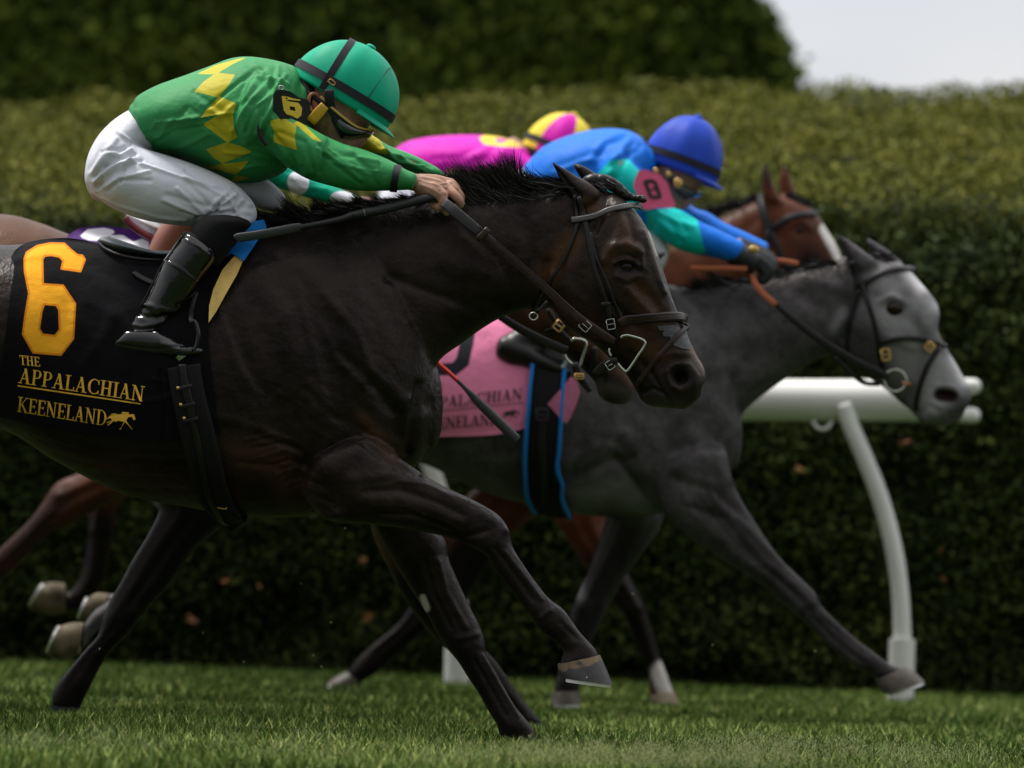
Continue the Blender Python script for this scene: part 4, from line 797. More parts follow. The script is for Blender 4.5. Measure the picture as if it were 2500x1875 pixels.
HD = horse('red bay racehorse with white blaze, beyond the grey horse', dD, LD,
           [(TS('j', [(824, 1455, 714, 1468, .043), (848, 1510, 712, 1512, .055)]), -.12), ([(882, 1666, 846, 1640, .042), (860, 1690, 815, 1655, .05), (838, 1700, 800, 1668, .05)], .12),
            (TS('h', [(-130, 785, -88, 866, .045), (-190, 840, -140, 920, .055)]), -.12), (TS('h', [(300, 805, 306, 940, .046), (240, 798, 232, 952, .056), (208, 806, 135, 922, .058)]), .12)], coatD, .0075, SD + legstrokes(f1D) + legstrokes(f2D) + legstrokes(h1D) + legstrokes(h2D), PD, hoofmat=hm_grey, loc=(1500, 1660))
eye(HD, *T('g', [(600, 385)])[0], .02)
HD.hoofs[0].data.materials[0] = hm_tan
for Hx, i in ((HC, 2), (HC, 3), (HD, 3)):      # soles turned to the camera side
    h = Hx.hoofs[i]; h.data.materials[0] = hm_mud
    h.data.materials.append(M['sole']); c = h.data.polygons[len(h.data.polygons) - 1]
    for pl in h.data.polygons:
        if len(pl.vertices) > 6: pl.material_index = 1
strands(700, [(1560, 600), (1700, 545), (1800, 505), (1860, 480)], dD, [(-.9, -.2)] * 4, [44, 40, 36, 20], .03, .0014, mane_m, HD.root, seed=17)
strands(200, T('w', [(1560, 840), (1620, 860)]), dD, [(.85, .35)] * 2, [66, 60], .008, .0014, mane_m, HD.root, name='forelock', seed=18, spread=.1)

# ================================================================== RIDERS
def scale_secs(secs, k):
    out = []
    for s in secs:
        cx, cy = (s[0] + s[2]) / 2, (s[1] + s[3]) / 2
        out.append((cx + (s[0] - cx) * k, cy + (s[1] - cy) * k, cx + (s[2] - cx) * k, cy + (s[3] - cy) * k, s[4] * k) + tuple(s[5:]))
    return out
def helmet(cx, cy, ang, rl, rh, rw, d, yc, parent, shell, band, bandmat, brimx=1.0, polys=None):
    """shell dome: rim centre (px), rim direction angle (deg, image), half length / height / half width in metres"""
    a = math.radians(ang); e1 = math.cos(a) * np.array((1, 0, 0)) - math.sin(a) * np.array((0, 0, 1)); e3 = np.array((-e1[2], 0, e1[0])) ; e2 = np.array((0, 1.0, 0))
    RM = np.stack((e1, e2, e3), 1); c = P(cx, cy, d + yc)
    def dome(ax, zmin, n=40, m=72): return ellipsoid(c, ax, RM, n=n, m=m, zmin=zmin)
    v, f = dome((rl, rw, rh), -.16)
    V = np.array(v); loc = (V - c) @ RM; lx, ly, lz = loc.T           # cover: seams and small gathers
    th = np.arctan2(ly, lx); up = np.clip(lz / rh, 0, 1)
    rip = .0022 * np.sin(th * 7 + 2 * up) * np.sin(up * math.pi) ; V += ((V - c) / np.linalg.norm(V - c, axis=1)[:, None]) * rip[:, None]
    me = newmesh('helmet', V, f)
    if polys is not None: attr(me, 'panel', np.sin(th * polys + .6))
    h = link('helmet', me, shell, parent)
    part('button', ellipsoid(c + e3 * (rh + .001), (.013, .013, .007), RM, n=8, m=14), shell, h)
    # peak
    R = []
    for t in np.linspace(-1.15, 1.15, 25):
        k = max(0, math.cos(t * 1.3)); o = .021 * brimx * k + .003; b = c + e1 * rl * .985 * math.cos(t) + e2 * rw * .985 * math.sin(t) - e3 * (.018 + .004 * k); dr = e1 * math.cos(t) + e2 * math.sin(t) * .6
        R.append([b + e3 * .007, b + dr * o + e3 * (-.002), b + dr * (o + .003) - e3 * .006, b - e3 * .008])
    part('peak', rings(np.array(R)), shell, h, angle=60)
    # band round the shell
    if band:
        R = []
        for t in np.linspace(0, 2 * math.pi, 73)[:-1]:
            z0, z1 = .001, .021; q = []
            for z, o in ((z0, .000), (z0, .0035), (z1, .0035), (z1, .000)):
                kk = math.sqrt(max(0, 1 - (z / rh) ** 2)); q.append(c + e1 * (rl * kk + o) * math.cos(t) + e2 * (rw * kk + o) * math.sin(t) + e3 * z)
            R.append(q)
        R.append(R[0]); v, f = rings(np.array(R), True, False); part('band', (v, f), bandmat, h, angle=40)
    return h, c, e1, e2, e3
def capsule_hand(chains, d, it=3, voxel=.0016):
    mb = MB()
    for pts, rad in chains: mb.add(*tube([P(x, y, d + z) for x, y, z in pts], rad, m=16, sub=4)); 
    for pts, rad in chains:
        for (x, y, z), r_ in ((pts[0], rad[0]), (pts[-1], rad[-1])): mb.add(*ellipsoid(P(x, y, d + z), (r_ * 1.0,) * 3, n=8, m=14))
    return remesh(mb, voxel, it)
def hand_gen(wx, wy, kx, ky, d, yc, s=1.0, glove=0.0):
    """closed right or left fist on the rein: wrist (wx,wy), knuckles (kx,ky) in px"""
    w = np.array((wx, wy), float); k = np.array((kx, ky), float); ax = k - w; L = np.linalg.norm(ax); ax /= L; dn = np.array((-ax[1], ax[0]))
    if dn[1] < 0: dn = -dn
    u = FPX / d / 1000.0; ch = []     # px per mm
    for i, (o, yy, ln_) in enumerate(((-20, .006, 1.0), (-9, -.012, 1.06), (4, -.022, 1.0), (17, -.022, .86))):
        kn = k + dn * o * u; base = w + dn * o * .5 * u; g = .0105 + glove
        ch.append(([(*base, yc), (*((base + kn) / 2), yc + yy * .6), (*kn, yc + yy)], [.019, .018, .0135]))
        p1 = kn + ax * 26 * u * ln_ + dn * 12 * u; p2 = p1 + dn * 24 * u * ln_; p3 = p2 - ax * 20 * u * ln_ + dn * 2 * u
        ch.append(([(*kn, yc + yy), (*p1, yc + yy), (*p2, yc + yy + .004), (*p3, yc + yy + .012)], [g * 1.15, g, g * .95, g * .8]))
    t0 = w + ax * 20 * u + dn * 14 * u; t1 = t0 + ax * 26 * u + dn * 22 * u; t2 = t1 + ax * 26 * u + dn * 6 * u
    ch.append(([(*t0, yc - .016), (*t1, yc - .024), (*t2, yc - .02)], [.015, .0115 + glove, .010 + glove]))
    return ch
def rider(label, d, sp, loc, voxel=.0055):
    """sp: sections for every garment; the skin body is one continuous mesh under the clothes"""
    R = Horse(); R.d = d; R.root = thing('person', (P(*loc, d)[0], d, P(*loc, d)[2]), label, 'person', 'jockeys')
    mb = MB(); 
    for k, yc, secs in sp['body']: mb.add(*loft(scale_secs(secs, k), d, yc, m=40, sub=6))
    me = remesh(mb, .0042, 3)
    if sp.get('facestrokes'): sculpt(me, sp['facestrokes'])
    for ch in sp.get('hands', []):
        hm = capsule_hand(ch, d)
        if sp.get('handstrokes'): sculpt(hm, sp['handstrokes'])
        me = joinmesh(me, hm)
    R.body = link('body', me, sp.get('skinmat', M['skin']), R.root); R.bbv = bvh(me)
    for nme, secl, mt, strokes, polys, vx in sp['clothes']:
        mb = MB()
        for yc, secs in secl: mb.add(*loft(secs, d, yc, m=48, sub=7))
        me = remesh(mb, vx, 3)
        if strokes: sculpt(me, strokes, both=False)
        for an, pl, yr in polys:
            V = getv(me); v = sdf(proj(V), pl)
            if yr: v = np.where((V[:, 1] > d + yr[0]) & (V[:, 1] < d + yr[1]), v, -50)
            attr(me, an, v)
        o = link(nme, me, mt, R.root); setattr(R, nme, o)
        setattr(R, nme + '_bv', bvh(me))
    return R
def folds(c, a, b, n, spread, r_, amp, seed=1, yr=None, curve=.1):
    """bundle of cloth folds running from around a to around b"""
    q = np.random.default_rng(seed); a = np.array(a, float); b = np.array(b, float); dv = b - a; pr = np.array((-dv[1], dv[0])) / np.linalg.norm(dv); out = []
    for i in range(n):
        o0 = (i / max(1, n - 1) - .5) * spread * q.uniform(.5, .9); o1 = (i / max(1, n - 1) - .5) * spread * q.uniform(1, 1.5); t0, t1 = q.uniform(0, .25), q.uniform(.7, 1.05); mm = (a + b) / 2 + pr * (o0 + o1) / 2 + pr * curve * q.normal() * np.linalg.norm(dv)
        out.append((T(c, [tuple(a + dv * t0 + pr * o0), tuple(mm), tuple(a + dv * t1 + pr * o1)]), r_ * q.uniform(.7, 1.3), amp * (1 if i % 2 else -1) * q.uniform(.6, 1.2), yr))
    return out

# ---------- sections of the nearest rider (photo pixels)
A_pelvis = TS('a', [(720, 590, 830, 830, .125), (690, 600, 790, 850, .135), (610, 655, 740, 920, .165), (535, 735, 660, 1000, .18), (485, 830, 570, 1080, .175), (465, 930, 510, 1080, .13), (470, 1000, 500, 1060, .08)])
A_thigh = TS('a', [(640, 700, 500, 1050, .09), (760, 790, 590, 1115, .098), (900, 838, 720, 1172, .098), (1030, 880, 860, 1205, .092), (1160, 935, 985, 1218, .084), (1270, 992, 1080, 1220, .075), (1345, 1062, 1140, 1212, .066), (1383, 1125, 1180, 1205, .06), (1384, 1180, 1200, 1225, .055), (1340, 1248, 1180, 1200, .052)])
A_thighF = [(s[0] + 8 + i * 8, s[1] - 4 - i * 5, s[2] + i * 8, s[3] - 4 - i * 6, s[4]) for i, s in enumerate(A_thigh)]
A_sock = TS('b', [(1690, 150, 1340, 100, .05), (1630, 200, 1300, 150, .052), (1560, 300, 1262, 225, .053), (1490, 400, 1200, 300, .05)])
A_boot = TS('b', [(1455, 350, 1228, 195, .052), (1445, 385, 1200, 240, .055), (1370, 500, 1095, 390, .056), (1290, 640, 1010, 570, .05), (1215, 730, 940, 700, .044), (1150, 785, 872, 775, .041), (1115, 830, 842, 850, .042), (1090, 900, 800, 920, .042)])
A_foot = TS('b', [(800, 890, 778, 985, .034), (860, 830, 850, 1008, .041), (960, 815, 950, 1028, .043), (1060, 830, 1050, 1040, .044), (1150, 870, 1140, 1052, .047), (1240, 922, 1230, 1058, .049), (1320, 938, 1312, 1045, .044), (1375, 955, 1365, 1025, .03)])
A_torso = TS('a', [(722, 560, 800, 790, .12), (745, 520, 850, 826, .145), (850, 462, 945, 838, .165), (1000, 408, 1070, 890, .178), (1150, 352, 1180, 940, .188), (1240, 318, 1240, 982, .192), (1330, 306, 1330, 990, .198), (1430, 316, 1430, 975, .205), (1530, 338, 1530, 930, .195), (1600, 365, 1590, 850, .15), (1640, 420, 1620, 760, .1)])
A_armN = TS('a', [(1380, 430, 1330, 800, .08), (1470, 480, 1410, 790, .088), (1560, 600, 1470, 830, .082), (1660, 680, 1540, 895, .072), (1760, 735, 1650, 962, .066), (1860, 778, 1770, 1000, .062), (1960, 806, 1880, 1025, .058), (2060, 845, 1990, 1032, .054), (2150, 888, 2100, 1030, .048)]) + TS('c', [(1075, 312, 1045, 455, .038), (1143, 340, 1106, 452, .034)])
A_armF = TS('c', [(60, -150, 60, 180, .085), (300, -60, 280, 190, .085), (520, -10, 500, 190, .08), (700, 30, 640, 190, .075), (830, 70, 760, 200, .07), (960, 150, 900, 250, .062), (1080, 195, 1020, 300, .055), (1190, 245, 1140, 345, .05), (1290, 300, 1250, 375, .04), (1350, 345, 1320, 395, .034)])
A_neck = TS('a', [(1500, 380, 1500, 760, .09), (1590, 430, 1600, 720, .066), (1680, 480, 1700, 700, .06), (1780, 540, 1800, 720, .06)])
A_head = TS('a', [(2080, 420, 1640, 330, .06), (2085, 520, 1610, 440, .075), (2050, 610, 1600, 530, .078), (2000, 672, 1630, 590, .077), (1975, 712, 1650, 650, .073), (1965, 750, 1675, 690, .066), (1930, 800, 1700, 735, .056), (1880, 850, 1710, 790, .046), (1830, 880, 1740, 840, .032)])
A_nose = TS('a', [(1985, 690, 1900, 660, .012), (1990, 735, 1900, 720, .016), (1975, 775, 1890, 765, .018), (1940, 800, 1880, 790, .014)])
A_neckN = -.02
HQ = lambda pts: [(*T('q', [(x, y)])[0], z) for x, y, z in pts]
handA = [(HQ([(300, 560, -.095), (480, 600, -.10), (700, 650, -.10)]), [.0215, .0215, .022]), (HQ([(600, 560, -.085), (950, 560, -.075), (1250, 610, -.07)]), [.017, .015, .012]),
         (HQ([(600, 620, -.10), (950, 680, -.10), (1230, 760, -.10)]), [.021, .019, .0145]), (HQ([(620, 700, -.105), (900, 790, -.115), (1090, 900, -.12)]), [.021, .02, .0165]), (HQ([(640, 760, -.1), (850, 880, -.105), (1000, 960, -.105)]), [.019, .018, .014]),
         (HQ([(1095, 890, -.122), (1120, 1010, -.126), (1075, 1150, -.12), (930, 1130, -.11), (830, 1085, -.10)]), [.0135, .0115, .0105, .009, .007]),
         (HQ([(1235, 750, -.102), (1370, 880, -.112), (1500, 1020, -.112), (1500, 1120, -.105), (1400, 1150, -.095)]), [.0125, .0118, .0108, .0095, .008]),
         (HQ([(1290, 660, -.085), (1400, 780, -.09), (1520, 930, -.088), (1500, 1040, -.08)]), [.0125, .0115, .0105, .009]),
         (HQ([(1290, 610, -.068), (1380, 690, -.068), (1490, 850, -.066), (1480, 980, -.06)]), [.012, .011, .0098, .0085]),
         (HQ([(850, 900, -.09), (1050, 1080, -.085), (1160, 1220, -.09), (1200, 1290, -.095)]), [.016, .0125, .0098, .0075])]
handAs = [(T('q', [(650, 480), (900, 520), (1200, 580)]), 3, .0014, None), (T('q', [(620, 560), (900, 640), (1200, 720)]), 3, .0014, None), (T('q', [(640, 660), (850, 740), (1050, 860)]), 3, .0013, None), (T('q', [(880, 620), (1020, 680), (1040, 760)]), 2.2, .0016, None),
          (T('q', [(900, 600), (1050, 640), (1200, 620)]), 2.2, .0014, None), (T('q', [(700, 900), (900, 980)]), 3, -.0016, None), (T('q', [(1180, 900), (1150, 1000)]), 2.5, -.002, None)]
def handF(x, y, d, yc): return hand_gen(x, y, x + 62 * 14 / d, y + 20, d, yc)

yel = [T('a', [(1065, 398), (1160, 352), (1290, 316), (1330, 310), (1250, 350), (1172, 398), (1130, 402)]), T('a', [(1168, 392), (1270, 402), (1235, 460), (1178, 528), (1110, 508), (1047, 495), (1100, 440)]),
       T('a', [(1185, 520), (1278, 560), (1262, 606), (1255, 626), (1170, 618), (1080, 638), (1125, 580)]), T('a', [(1160, 630), (1258, 618), (1262, 680), (1280, 740), (1230, 770), (1160, 720), (1097, 672)]),
       T('a', [(1222, 768), (1300, 788), (1365, 820), (1290, 850), (1200, 882), (1150, 850), (1113, 806)]), T('a', [(1345, 866), (1310, 910), (1272, 946), (1190, 920), (1112, 906), (1190, 884), (1280, 878)]), T('a', [(1240, 990), (1275, 945), (1350, 962), (1300, 975)])]
yelarm = [T('a', [(1457, 655), (1500, 640), (1535, 632), (1560, 655), (1602, 672), (1592, 740), (1603, 812), (1540, 790), (1475, 766), (1482, 710)]), T('a', [(1590, 660), (1620, 650), (1670, 700), (1742, 770), (1690, 752), (1640, 710), (1605, 676)]), T('K', [(120, 1400), (120, 1400), (121, 1401)])]
yelfar = [T('c', [(735, 165), (800, 90), (850, 60), (890, 90), (965, 212), (870, 200), (760, 180)])]
jers = cloth('green_silks', (.055, .46, .13), [('yel', (.86, .76, .012), -.4, .4), ('yarm', (.86, .76, .012), -.4, .4), ('yfar', (.86, .76, .012), -.4, .4), ('cuff', (.012, .011, .02), -.4, .4)])
white = cloth('white_breeches', (.60, .61, .68), (), .45)
gfold = folds('a', (1290, 800), (1000, 560), 5, 150, 5, .0022, 2) + folds('a', (1480, 400), (1260, 700), 7, 260, 6, .0045, 3) + folds('a', (1540, 360), (1420, 620), 5, 150, 5, .0035, 4) + folds('a', (780, 780), (1100, 640), 4, 120, 7, .004, 5) + \
        folds('a', (1560, 900), (1200, 880), 4, 110, 6, .0035, 6) + [st('a', [(760, 800), (840, 660), (1080, 636), (1260, 610)], 3, .0035), st('a', [(1560, 350), (1620, 440), (1600, 560)], 6, -.005), st('a', [(1370, 340), (1440, 420), (1560, 460)], 6, .005), st('a', [(1290, 560), (1330, 430), (1420, 370)], 7, -.005), st('a', [(735, 600), (790, 760)], 6, .005)]
afold = folds('c', (500, 160), (900, 430), 5, 90, 5, .003, 7, (13, 13.9)) + folds('c', (180, 60), (380, 360), 5, 120, 6, .004, 8, (13, 13.95)) + [st('c', [(500, 150), (540, 240), (500, 330)], 5, -.004), st('c', [(560, 260), (720, 300), (900, 330)], 2.5, .0025), st('c', [(905, 250), (905, 450)], 2.5, -.0025), st('c', [(690, 160), (760, 230), (900, 260)], 5, .003)] + folds('c', (840, 110), (1250, 330), 5, 70, 5, .003, 9, (14.02, 14.4))
wfold0 = folds('a', (1380, 1150), (900, 1000), 7, 200, 5, .0028, 10) + folds('a', (480, 1000), (740, 830), 7, 260, 6, .0035, 11) + folds('a', (760, 820), (560, 900), 5, 150, 5, .0035, 12) + folds('a', (1300, 1030), (1180, 1230), 6, 130, 5, .0045, 13) + \
        [st('a', [(690, 860), (900, 930), (1100, 1000), (1250, 1090), (1280, 1160)], 3, .0028), st('a', [(490, 1040), (640, 1110), (860, 1175), (1000, 1190)], 3.5, .003), st('a', [(1060, 1240), (1060, 1190), (1180, 1150)], 6, -.006), st('a', [(980, 1210), (1050, 1230)], 6, -.005), st('a', [(600, 690), (700, 760)], 4, .003), st('a', [(530, 1020), (560, 920), (640, 850)], 5, -.0035)]
wfold = [(f_[0], f_[1], f_[2] * 1.7, f_[3]) for f_ in wfold0]; gfold = [(f_[0], f_[1], f_[2] * 1.35, f_[3]) for f_ in gfold]; afold = [(f_[0], f_[1], f_[2] * 1.3, f_[3]) for f_ in afold]
bfold = [st('b', [(900, 720), (1000, 760), (1120, 750)], 5, -.006), st('b', [(960, 670), (1040, 690), (1060, 740)], 6, .007), st('b', [(860, 800), (960, 830), (1100, 790)], 6, .006), st('b', [(850, 830), (950, 845), (1080, 830)], 4, -.006), st('b', [(1080, 700), (1160, 720), (1240, 700)], 6, .005), st('b', [(1130, 400), (1150, 520), (1080, 660)], 16, .004), st('b', [(1100, 370), (1200, 420), (1330, 520)], 2.5, .0035), st('b', [(1240, 230), (1340, 280), (1430, 350)], 2.5, .003), st('b', [(790, 940), (900, 960), (1060, 975), (1240, 950)], 3, -.003), st('b', [(1060, 860), (1070, 930), (1160, 960)], 6, .004)]
bfold = [(f_[0], f_[1] * 1.15, f_[2] * .8, f_[3]) for f_ in bfold]
spA = dict(body=[(.78, 0, A_pelvis), (.82, 0, A_torso), (.76, -.11, A_thigh), (.76, .11, A_thighF), (.86, -.20, A_sock), (.86, -.235, A_boot), (.8, -.25, A_foot), (.86, .20, A_sock), (.86, .235, A_boot), (.8, .25, A_foot), (.76, -.16, A_armN[:4]), (.8, -.135, A_armN[3:]), (.84, .15, A_armF), (1, 0, A_neck), (1, 0, A_head), (1, 0, A_nose)],
           hands=[handA, handF(1098, 448, dA, .07)], handstrokes=handAs, facestrokes=[st('a', [(1700, 560)], 9, .012), st('a', [(1700, 565)], 5, -.012), st('a', [(1900, 800), (1930, 790)], 3, -.004), st('a', [(1740, 760), (1830, 800)], 8, .004)],
           clothes=[('breeches', [(0, A_pelvis), (-.11, A_thigh), (.11, A_thighF)], white, wfold, [], .0042),
                    ('sock', [(-.20, A_sock)], mat('black_sock', (.006, .006, .007), .9, .15, bump=.4, bscale=600), None, [], .0042), ('sock', [(.20, A_sock)], None, None, [], .006),
                    ('boot', [(-.235, A_boot), (-.25, A_foot)], M['patent'], bfold, [], .0036), ('boot', [(.235, A_boot), (.25, A_foot)], M['patent'], None, [], .006),
                    ('jacket', [(0, A_torso), (-.16, A_armN[:5]), (-.135, A_armN[3:]), (.15, A_armF)], jers, gfold + afold, [('yel', yel, (-.4, 0)), ('yarm', yelarm, (-.4, 0)), ('yfar', yelfar, (0, .4))], .0040)])
spA['clothes'][2] = spA['clothes'][2][:2] + (spA['clothes'][1][2],) + spA['clothes'][2][3:]
RA = rider('jockey in green silks with yellow diamonds and green helmet crouching on the nearest horse', dA, spA, (430, 850))
hmA = cloth('green_helmet_cover', (.0, .33, .19), (), .12, .5)
blk = mat('black_band', (.010, .009, .014), .6, .3, bump=.3, bscale=500)
hA, c, e1, e2, e3 = helmet(*T('K', [(1215, 930)])[0], 28.5, .136, .134, .108, dA, -.0, RA.root, hmA, True, blk)
def over(c, e1, e2, e3, rl, rw, rh, x0, x1, t0, t1, w, o=.0035, n=26):      # strap over the dome
    R = []
    for t in np.linspace(t0, t1, n):
        y, z = math.sin(t), math.cos(t); x = x0 + (x1 - x0) * (t - t0) / (t1 - t0); kk = math.sqrt(max(0, 1 - (x / rl) ** 2)); b = c + e1 * x + e2 * rw * kk * y + e3 * rh * kk * z; nr = e2 * y + e3 * z
        tn = 1; R.append([b - e1 * w / 2 - nr * .001, b - e1 * w / 2 + nr * o, b + e1 * w / 2 + nr * o, b + e1 * w / 2 - nr * .001])
    return rings(np.array(R))
part('helmet_strap', over(c, e1, e2, e3, .136, .108, .134, -.045, -.048, -1.72, 1.5, .0175), blk, hA, angle=50)
part('helmet_seam', over(c, e1, e2, e3, .136, .108, .134, .062, .075, -1.5, 1.5, .0012, .0022), blk, hA)
bk = np.array([c + e1 * x + e3 * z - e2 * y for x, z, y in [(-.046, .004, .1125), (-.036, -.006, .1125), (-.042, -.014, .1125), (-.052, -.004, .1125), (-.046, .004, .1125)]]); cb = P(*T('K', [(1042, 738)])[0], dA - .121)
part('buckle', tube([cb + np.array(v) * .001 for v in ((-8, 0, 2), (-3, 0, 7), (8, 0, -1), (7, 0, -7), (2, 0, -7), (-8, 0, 0), (-8, 0, 2))], .0011, m=8, sub=3), M['brass'], hA)
# chin strap, lining pad, hair, ear, goggles
chin = T('K', [(1010, 850), (1010, 1000), (1030, 1120), (1090, 1250), (1150, 1400), (1200, 1560)])
part('chin_strap', ribbon(chin, [22, 24, 22, 18, 14, 10], None, dA, free=[dA - .112, dA - .11, dA - .098, dA - .09, dA - .085, dA - .07], th=.003), blk, hA)
pad = T('K', [(950, 1090), (860, 1190), (740, 1330)]); part('yellow_pad', ribbon(pad, [24, 27, 26], None, dA, free=[dA - .096, dA - .094, dA - .088], th=.008), mat('yellow_leather', (.55, .30, .02), .5), hA)
lin = T('K', [(480, 740), (500, 900), (560, 990)]); part('lining', ribbon(lin, 6, None, dA, free=dA - .08), mat('lining', (.5, .3, .06), .6), hA)
lin = T('K', [(880, 960), (930, 1010), (1120, 1190), (1400, 1400), (1640, 1470)]); part('lining', ribbon(lin, 6, None, dA, free=[dA - .1, dA - .1, dA - .098, dA - .08, dA - .04]), bpy.data.materials['lining'], hA)
hairs = TS('a', [(1700, 440, 1600, 440, .07), (1740, 500, 1590, 520, .08), (1720, 560, 1620, 580, .076), (1700, 600, 1650, 615, .06)])
part('hair', loft(hairs, dA, 0, m=32, sub=5), M['hair'], RA.root)
er = MB(); ec = P(*T('K', [(800, 1060)])[0], dA - .083)
th = np.linspace(.2, 5.6, 14); er.add(*tube([ec + np.array((.016 * math.cos(a) - .004 * math.sin(a), -.004 * math.sin(a * .5), .024 * math.sin(a))) for a in th], [.0045] * 14, m=10, sub=2)); er.add(*ellipsoid(ec + np.array((.004, .006, 0)), (.014, .006, .021), n=10, m=14))
part('ear', er, mat('ear_skin', (.33, .13, .085), .5, .4, bump=.3, bscale=200), RA.root)
gg = TS('K', [(1100, 1180, 1050, 1400, .080), (1250, 1260, 1150, 1570, .086), (1400, 1370, 1300, 1625, .082), (1560, 1450, 1480, 1600, .066), (1665, 1480, 1610, 1570, .04)])
gmesh = loft(gg, dA, -.012, m=36, sub=6, ex=2.6); gog = part('goggles', gmesh, M['glass'], RA.root)
part('goggle_strap', ptube([(*p, z) for p, z in zip(T('K', [(700, 900), (900, 1060), (1090, 1240)]), (-.075, -.088, -.088))], .006, dA, m=8), M['rubber'], gog)
# cuff band on the near sleeve, number armband
def around(c0, c1, d, yc0, hw, th=.004, m=40, mt=None, parent=None, name='cuff_band'):
    s0, s1 = c0, c1; v, f = loft([s0, s1], d, yc0, m=m, sub=2, rnd=False); return part(name, (v, f), mt, parent, angle=50)
cu = TS('c', [(1006, 274, 972, 466, .054), (1052, 289, 1018, 470, .052)]); around(cu[0], cu[1], dA, -.135, None, mt=blk, parent=RA.root)
ab_poly = T('K', [(165, 930), (200, 870), (280, 845), (420, 880), (560, 970), (680, 1000), (735, 1060), (700, 1230), (650, 1390), (560, 1340), (440, 1290), (170, 1300), (160, 1100)])
def patch(name, poly, depthf, mt, parent, th=.004, div=0, bulge=0):
    """flat flexible panel with its own thickness; depthf(px,py) -> depth"""
    P2 = [Vector((x, y, 0)) for x, y in poly]; tri = tessellate_polygon([P2]); n = len(poly)
    import bmesh
    bm = bmesh.new(); vs = [bm.verts.new((x, y, 0)) for x, y in poly]
    for t in tri:
        try: bm.faces.new([vs[i] for i in t])
        except ValueError: pass
    bmesh.ops.subdivide_edges(bm, edges=bm.edges, cuts=3, use_grid_fill=True); bmesh.ops.triangulate(bm, faces=bm.faces); bmesh.ops.recalc_face_normals(bm, faces=bm.faces)
    ps = [tuple(v.co) for v in bm.verts]; fs = [tuple(v.index for v in f.verts) for f in bm.faces] if not bm.verts.index_update() else None
    bd = [(e.verts[0].index, e.verts[1].index) for e in bm.edges if len(e.link_faces) == 1]; bm.free(); k = len(ps)
    A = [P(x, y, depthf(x, y)) for x, y, _ in ps]; B = [P(x, y, depthf(x, y) + th) for x, y, _ in ps]
    F2 = fs + [tuple(i + k for i in reversed(f)) for f in fs] + [(a, b, b + k, a + k) for a, b in bd]
    return part(name, (A + B, F2), mt, parent, smooth=True, angle=40)
kx, ky = T('K', [(450, 1080)])[0]
def abd(x, y): return dA - .245 + .00032 * max(0, x - kx) + .0000022 * (x - kx) ** 2 * 60 / 60 + .00018 * (y - ky)
armb = mat('black_number_band', (.012, .012, .016), .3, .5, bump=.3, bscale=200); yl = mat('yellow_vinyl', (.78, .56, .06), .5)
ab = patch('armband', ab_poly, abd, armb, RA.root)
six = [[(290, 950), (350, 950), (380, 1280 - 100), (325, 1165)], [(350, 950), (470, 985), (460, 1012), (398, 1000)], [(460, 985), (560, 1000), (585, 1022), (470, 1012)], [(398, 1000), (400, 1012), (352, 1010), (350, 990)], [(350, 1010), (402, 1030), (412, 1100), (345, 1100)], [(402, 1030), (540, 1050), (560, 1070), (490, 1112), (412, 1100)],
       [(325, 1100), (412, 1100), (418, 1158), (322, 1165)], [(490, 1112), (560, 1068), (600, 1130), (500, 1180)], [(500, 1180), (600, 1130), (588, 1240), (530, 1285)], [(322, 1160), (418, 1155), (500, 1178), (440, 1240), (365, 1220)], [(365, 1220), (440, 1235), (500, 1178), (560, 1240), (525, 1285)]]
mb = MB()
for i, q in enumerate(six): mb.add([P(x, y, abd(x, y) - .0015 - i * .0001) for x, y in T('K', q)], [tuple(range(len(q)))])
part('numeral', mb, yl, ab, smooth=False)
part('strap', ptube([(*p, -.24) for p in T('a', [(1478, 630), (1425, 650), (1400, 690), (1415, 750), (1440, 785)])], [.005, .007, .006, .006, .004], dA, m=8, flat=.4), M['leather'], ab)
part('snap_ring', tube([P(*T('K', [(285, 825)])[0], dA - .248) + np.array((.006 * math.cos(a), 0, .005 * math.sin(a))) for a in np.linspace(0, 6.28, 12)], .0014, m=8, sub=2), M['steel'], ab)
mb = MB(); 
for q in range(14):
    x, y = rng.uniform(1415, 1480), rng.uniform(90, 135); px, py = T('b', [(1415 + q * 4.6, 92 + q * 2.6 + rng.uniform(-5, 5))])[0]; h, n_, ok = hit(RA.sock_bv, px, py, dA - .2)
    mb.add([h + np.array((dx, -.25 * 0 - .0, dz)) - rdir(px, py) * .002 for dx, dz in ((-.002, -.0012), (.0015, -.002), (.002, .001), (-.001, .0022))], [(0, 1, 2, 3)])
# zip down the back of the boot
part('boot_zip', ptube([(*p, -.262) for p in T('b', [(1232, 205), (1170, 300), (1085, 420), (1000, 590), (935, 700)])], .0016, dA, m=6), M['rubber'], RA.root)

# ================================================================== TACK OF THE NEAREST HORSE
def bd(bv, px, py, dc, off=0): return hit(bv, px, py, dc)[0][1] - off
towA = ([*T('b', [(75, 352), (110, 300), (180, 256), (300, 232), (450, 224), (600, 245), (760, 290), (1000, 330), (1300, 350), (1530, 338)])],
        [*T('b', [(1530, 338), (1450, 480), (1412, 640), (1405, 800), (1415, 1000), (1440, 1200), (1465, 1400), (1490, 1555)])],
        [*T('b', [(-20, 1430), (150, 1465), (300, 1500), (700, 1560), (1100, 1590), (1300, 1582), (1490, 1555)])],
        [*T('b', [(75, 352), (95, 420), (70, 600), (40, 850), (10, 1100), (-20, 1430)])])
G, D = drape(towA, HA.bv, dA, 230, 200, off=.010, blur=10)
def wr(G, D, lines):        # folds pressed into a hanging cloth
    Q = G.reshape(-1, 2); dd = np.zeros(len(Q))
    for pts, r_, a in lines: dd += a * np.exp(-(pdist(Q, pts) / r_) ** 2)
    return D - dd.reshape(D.shape)
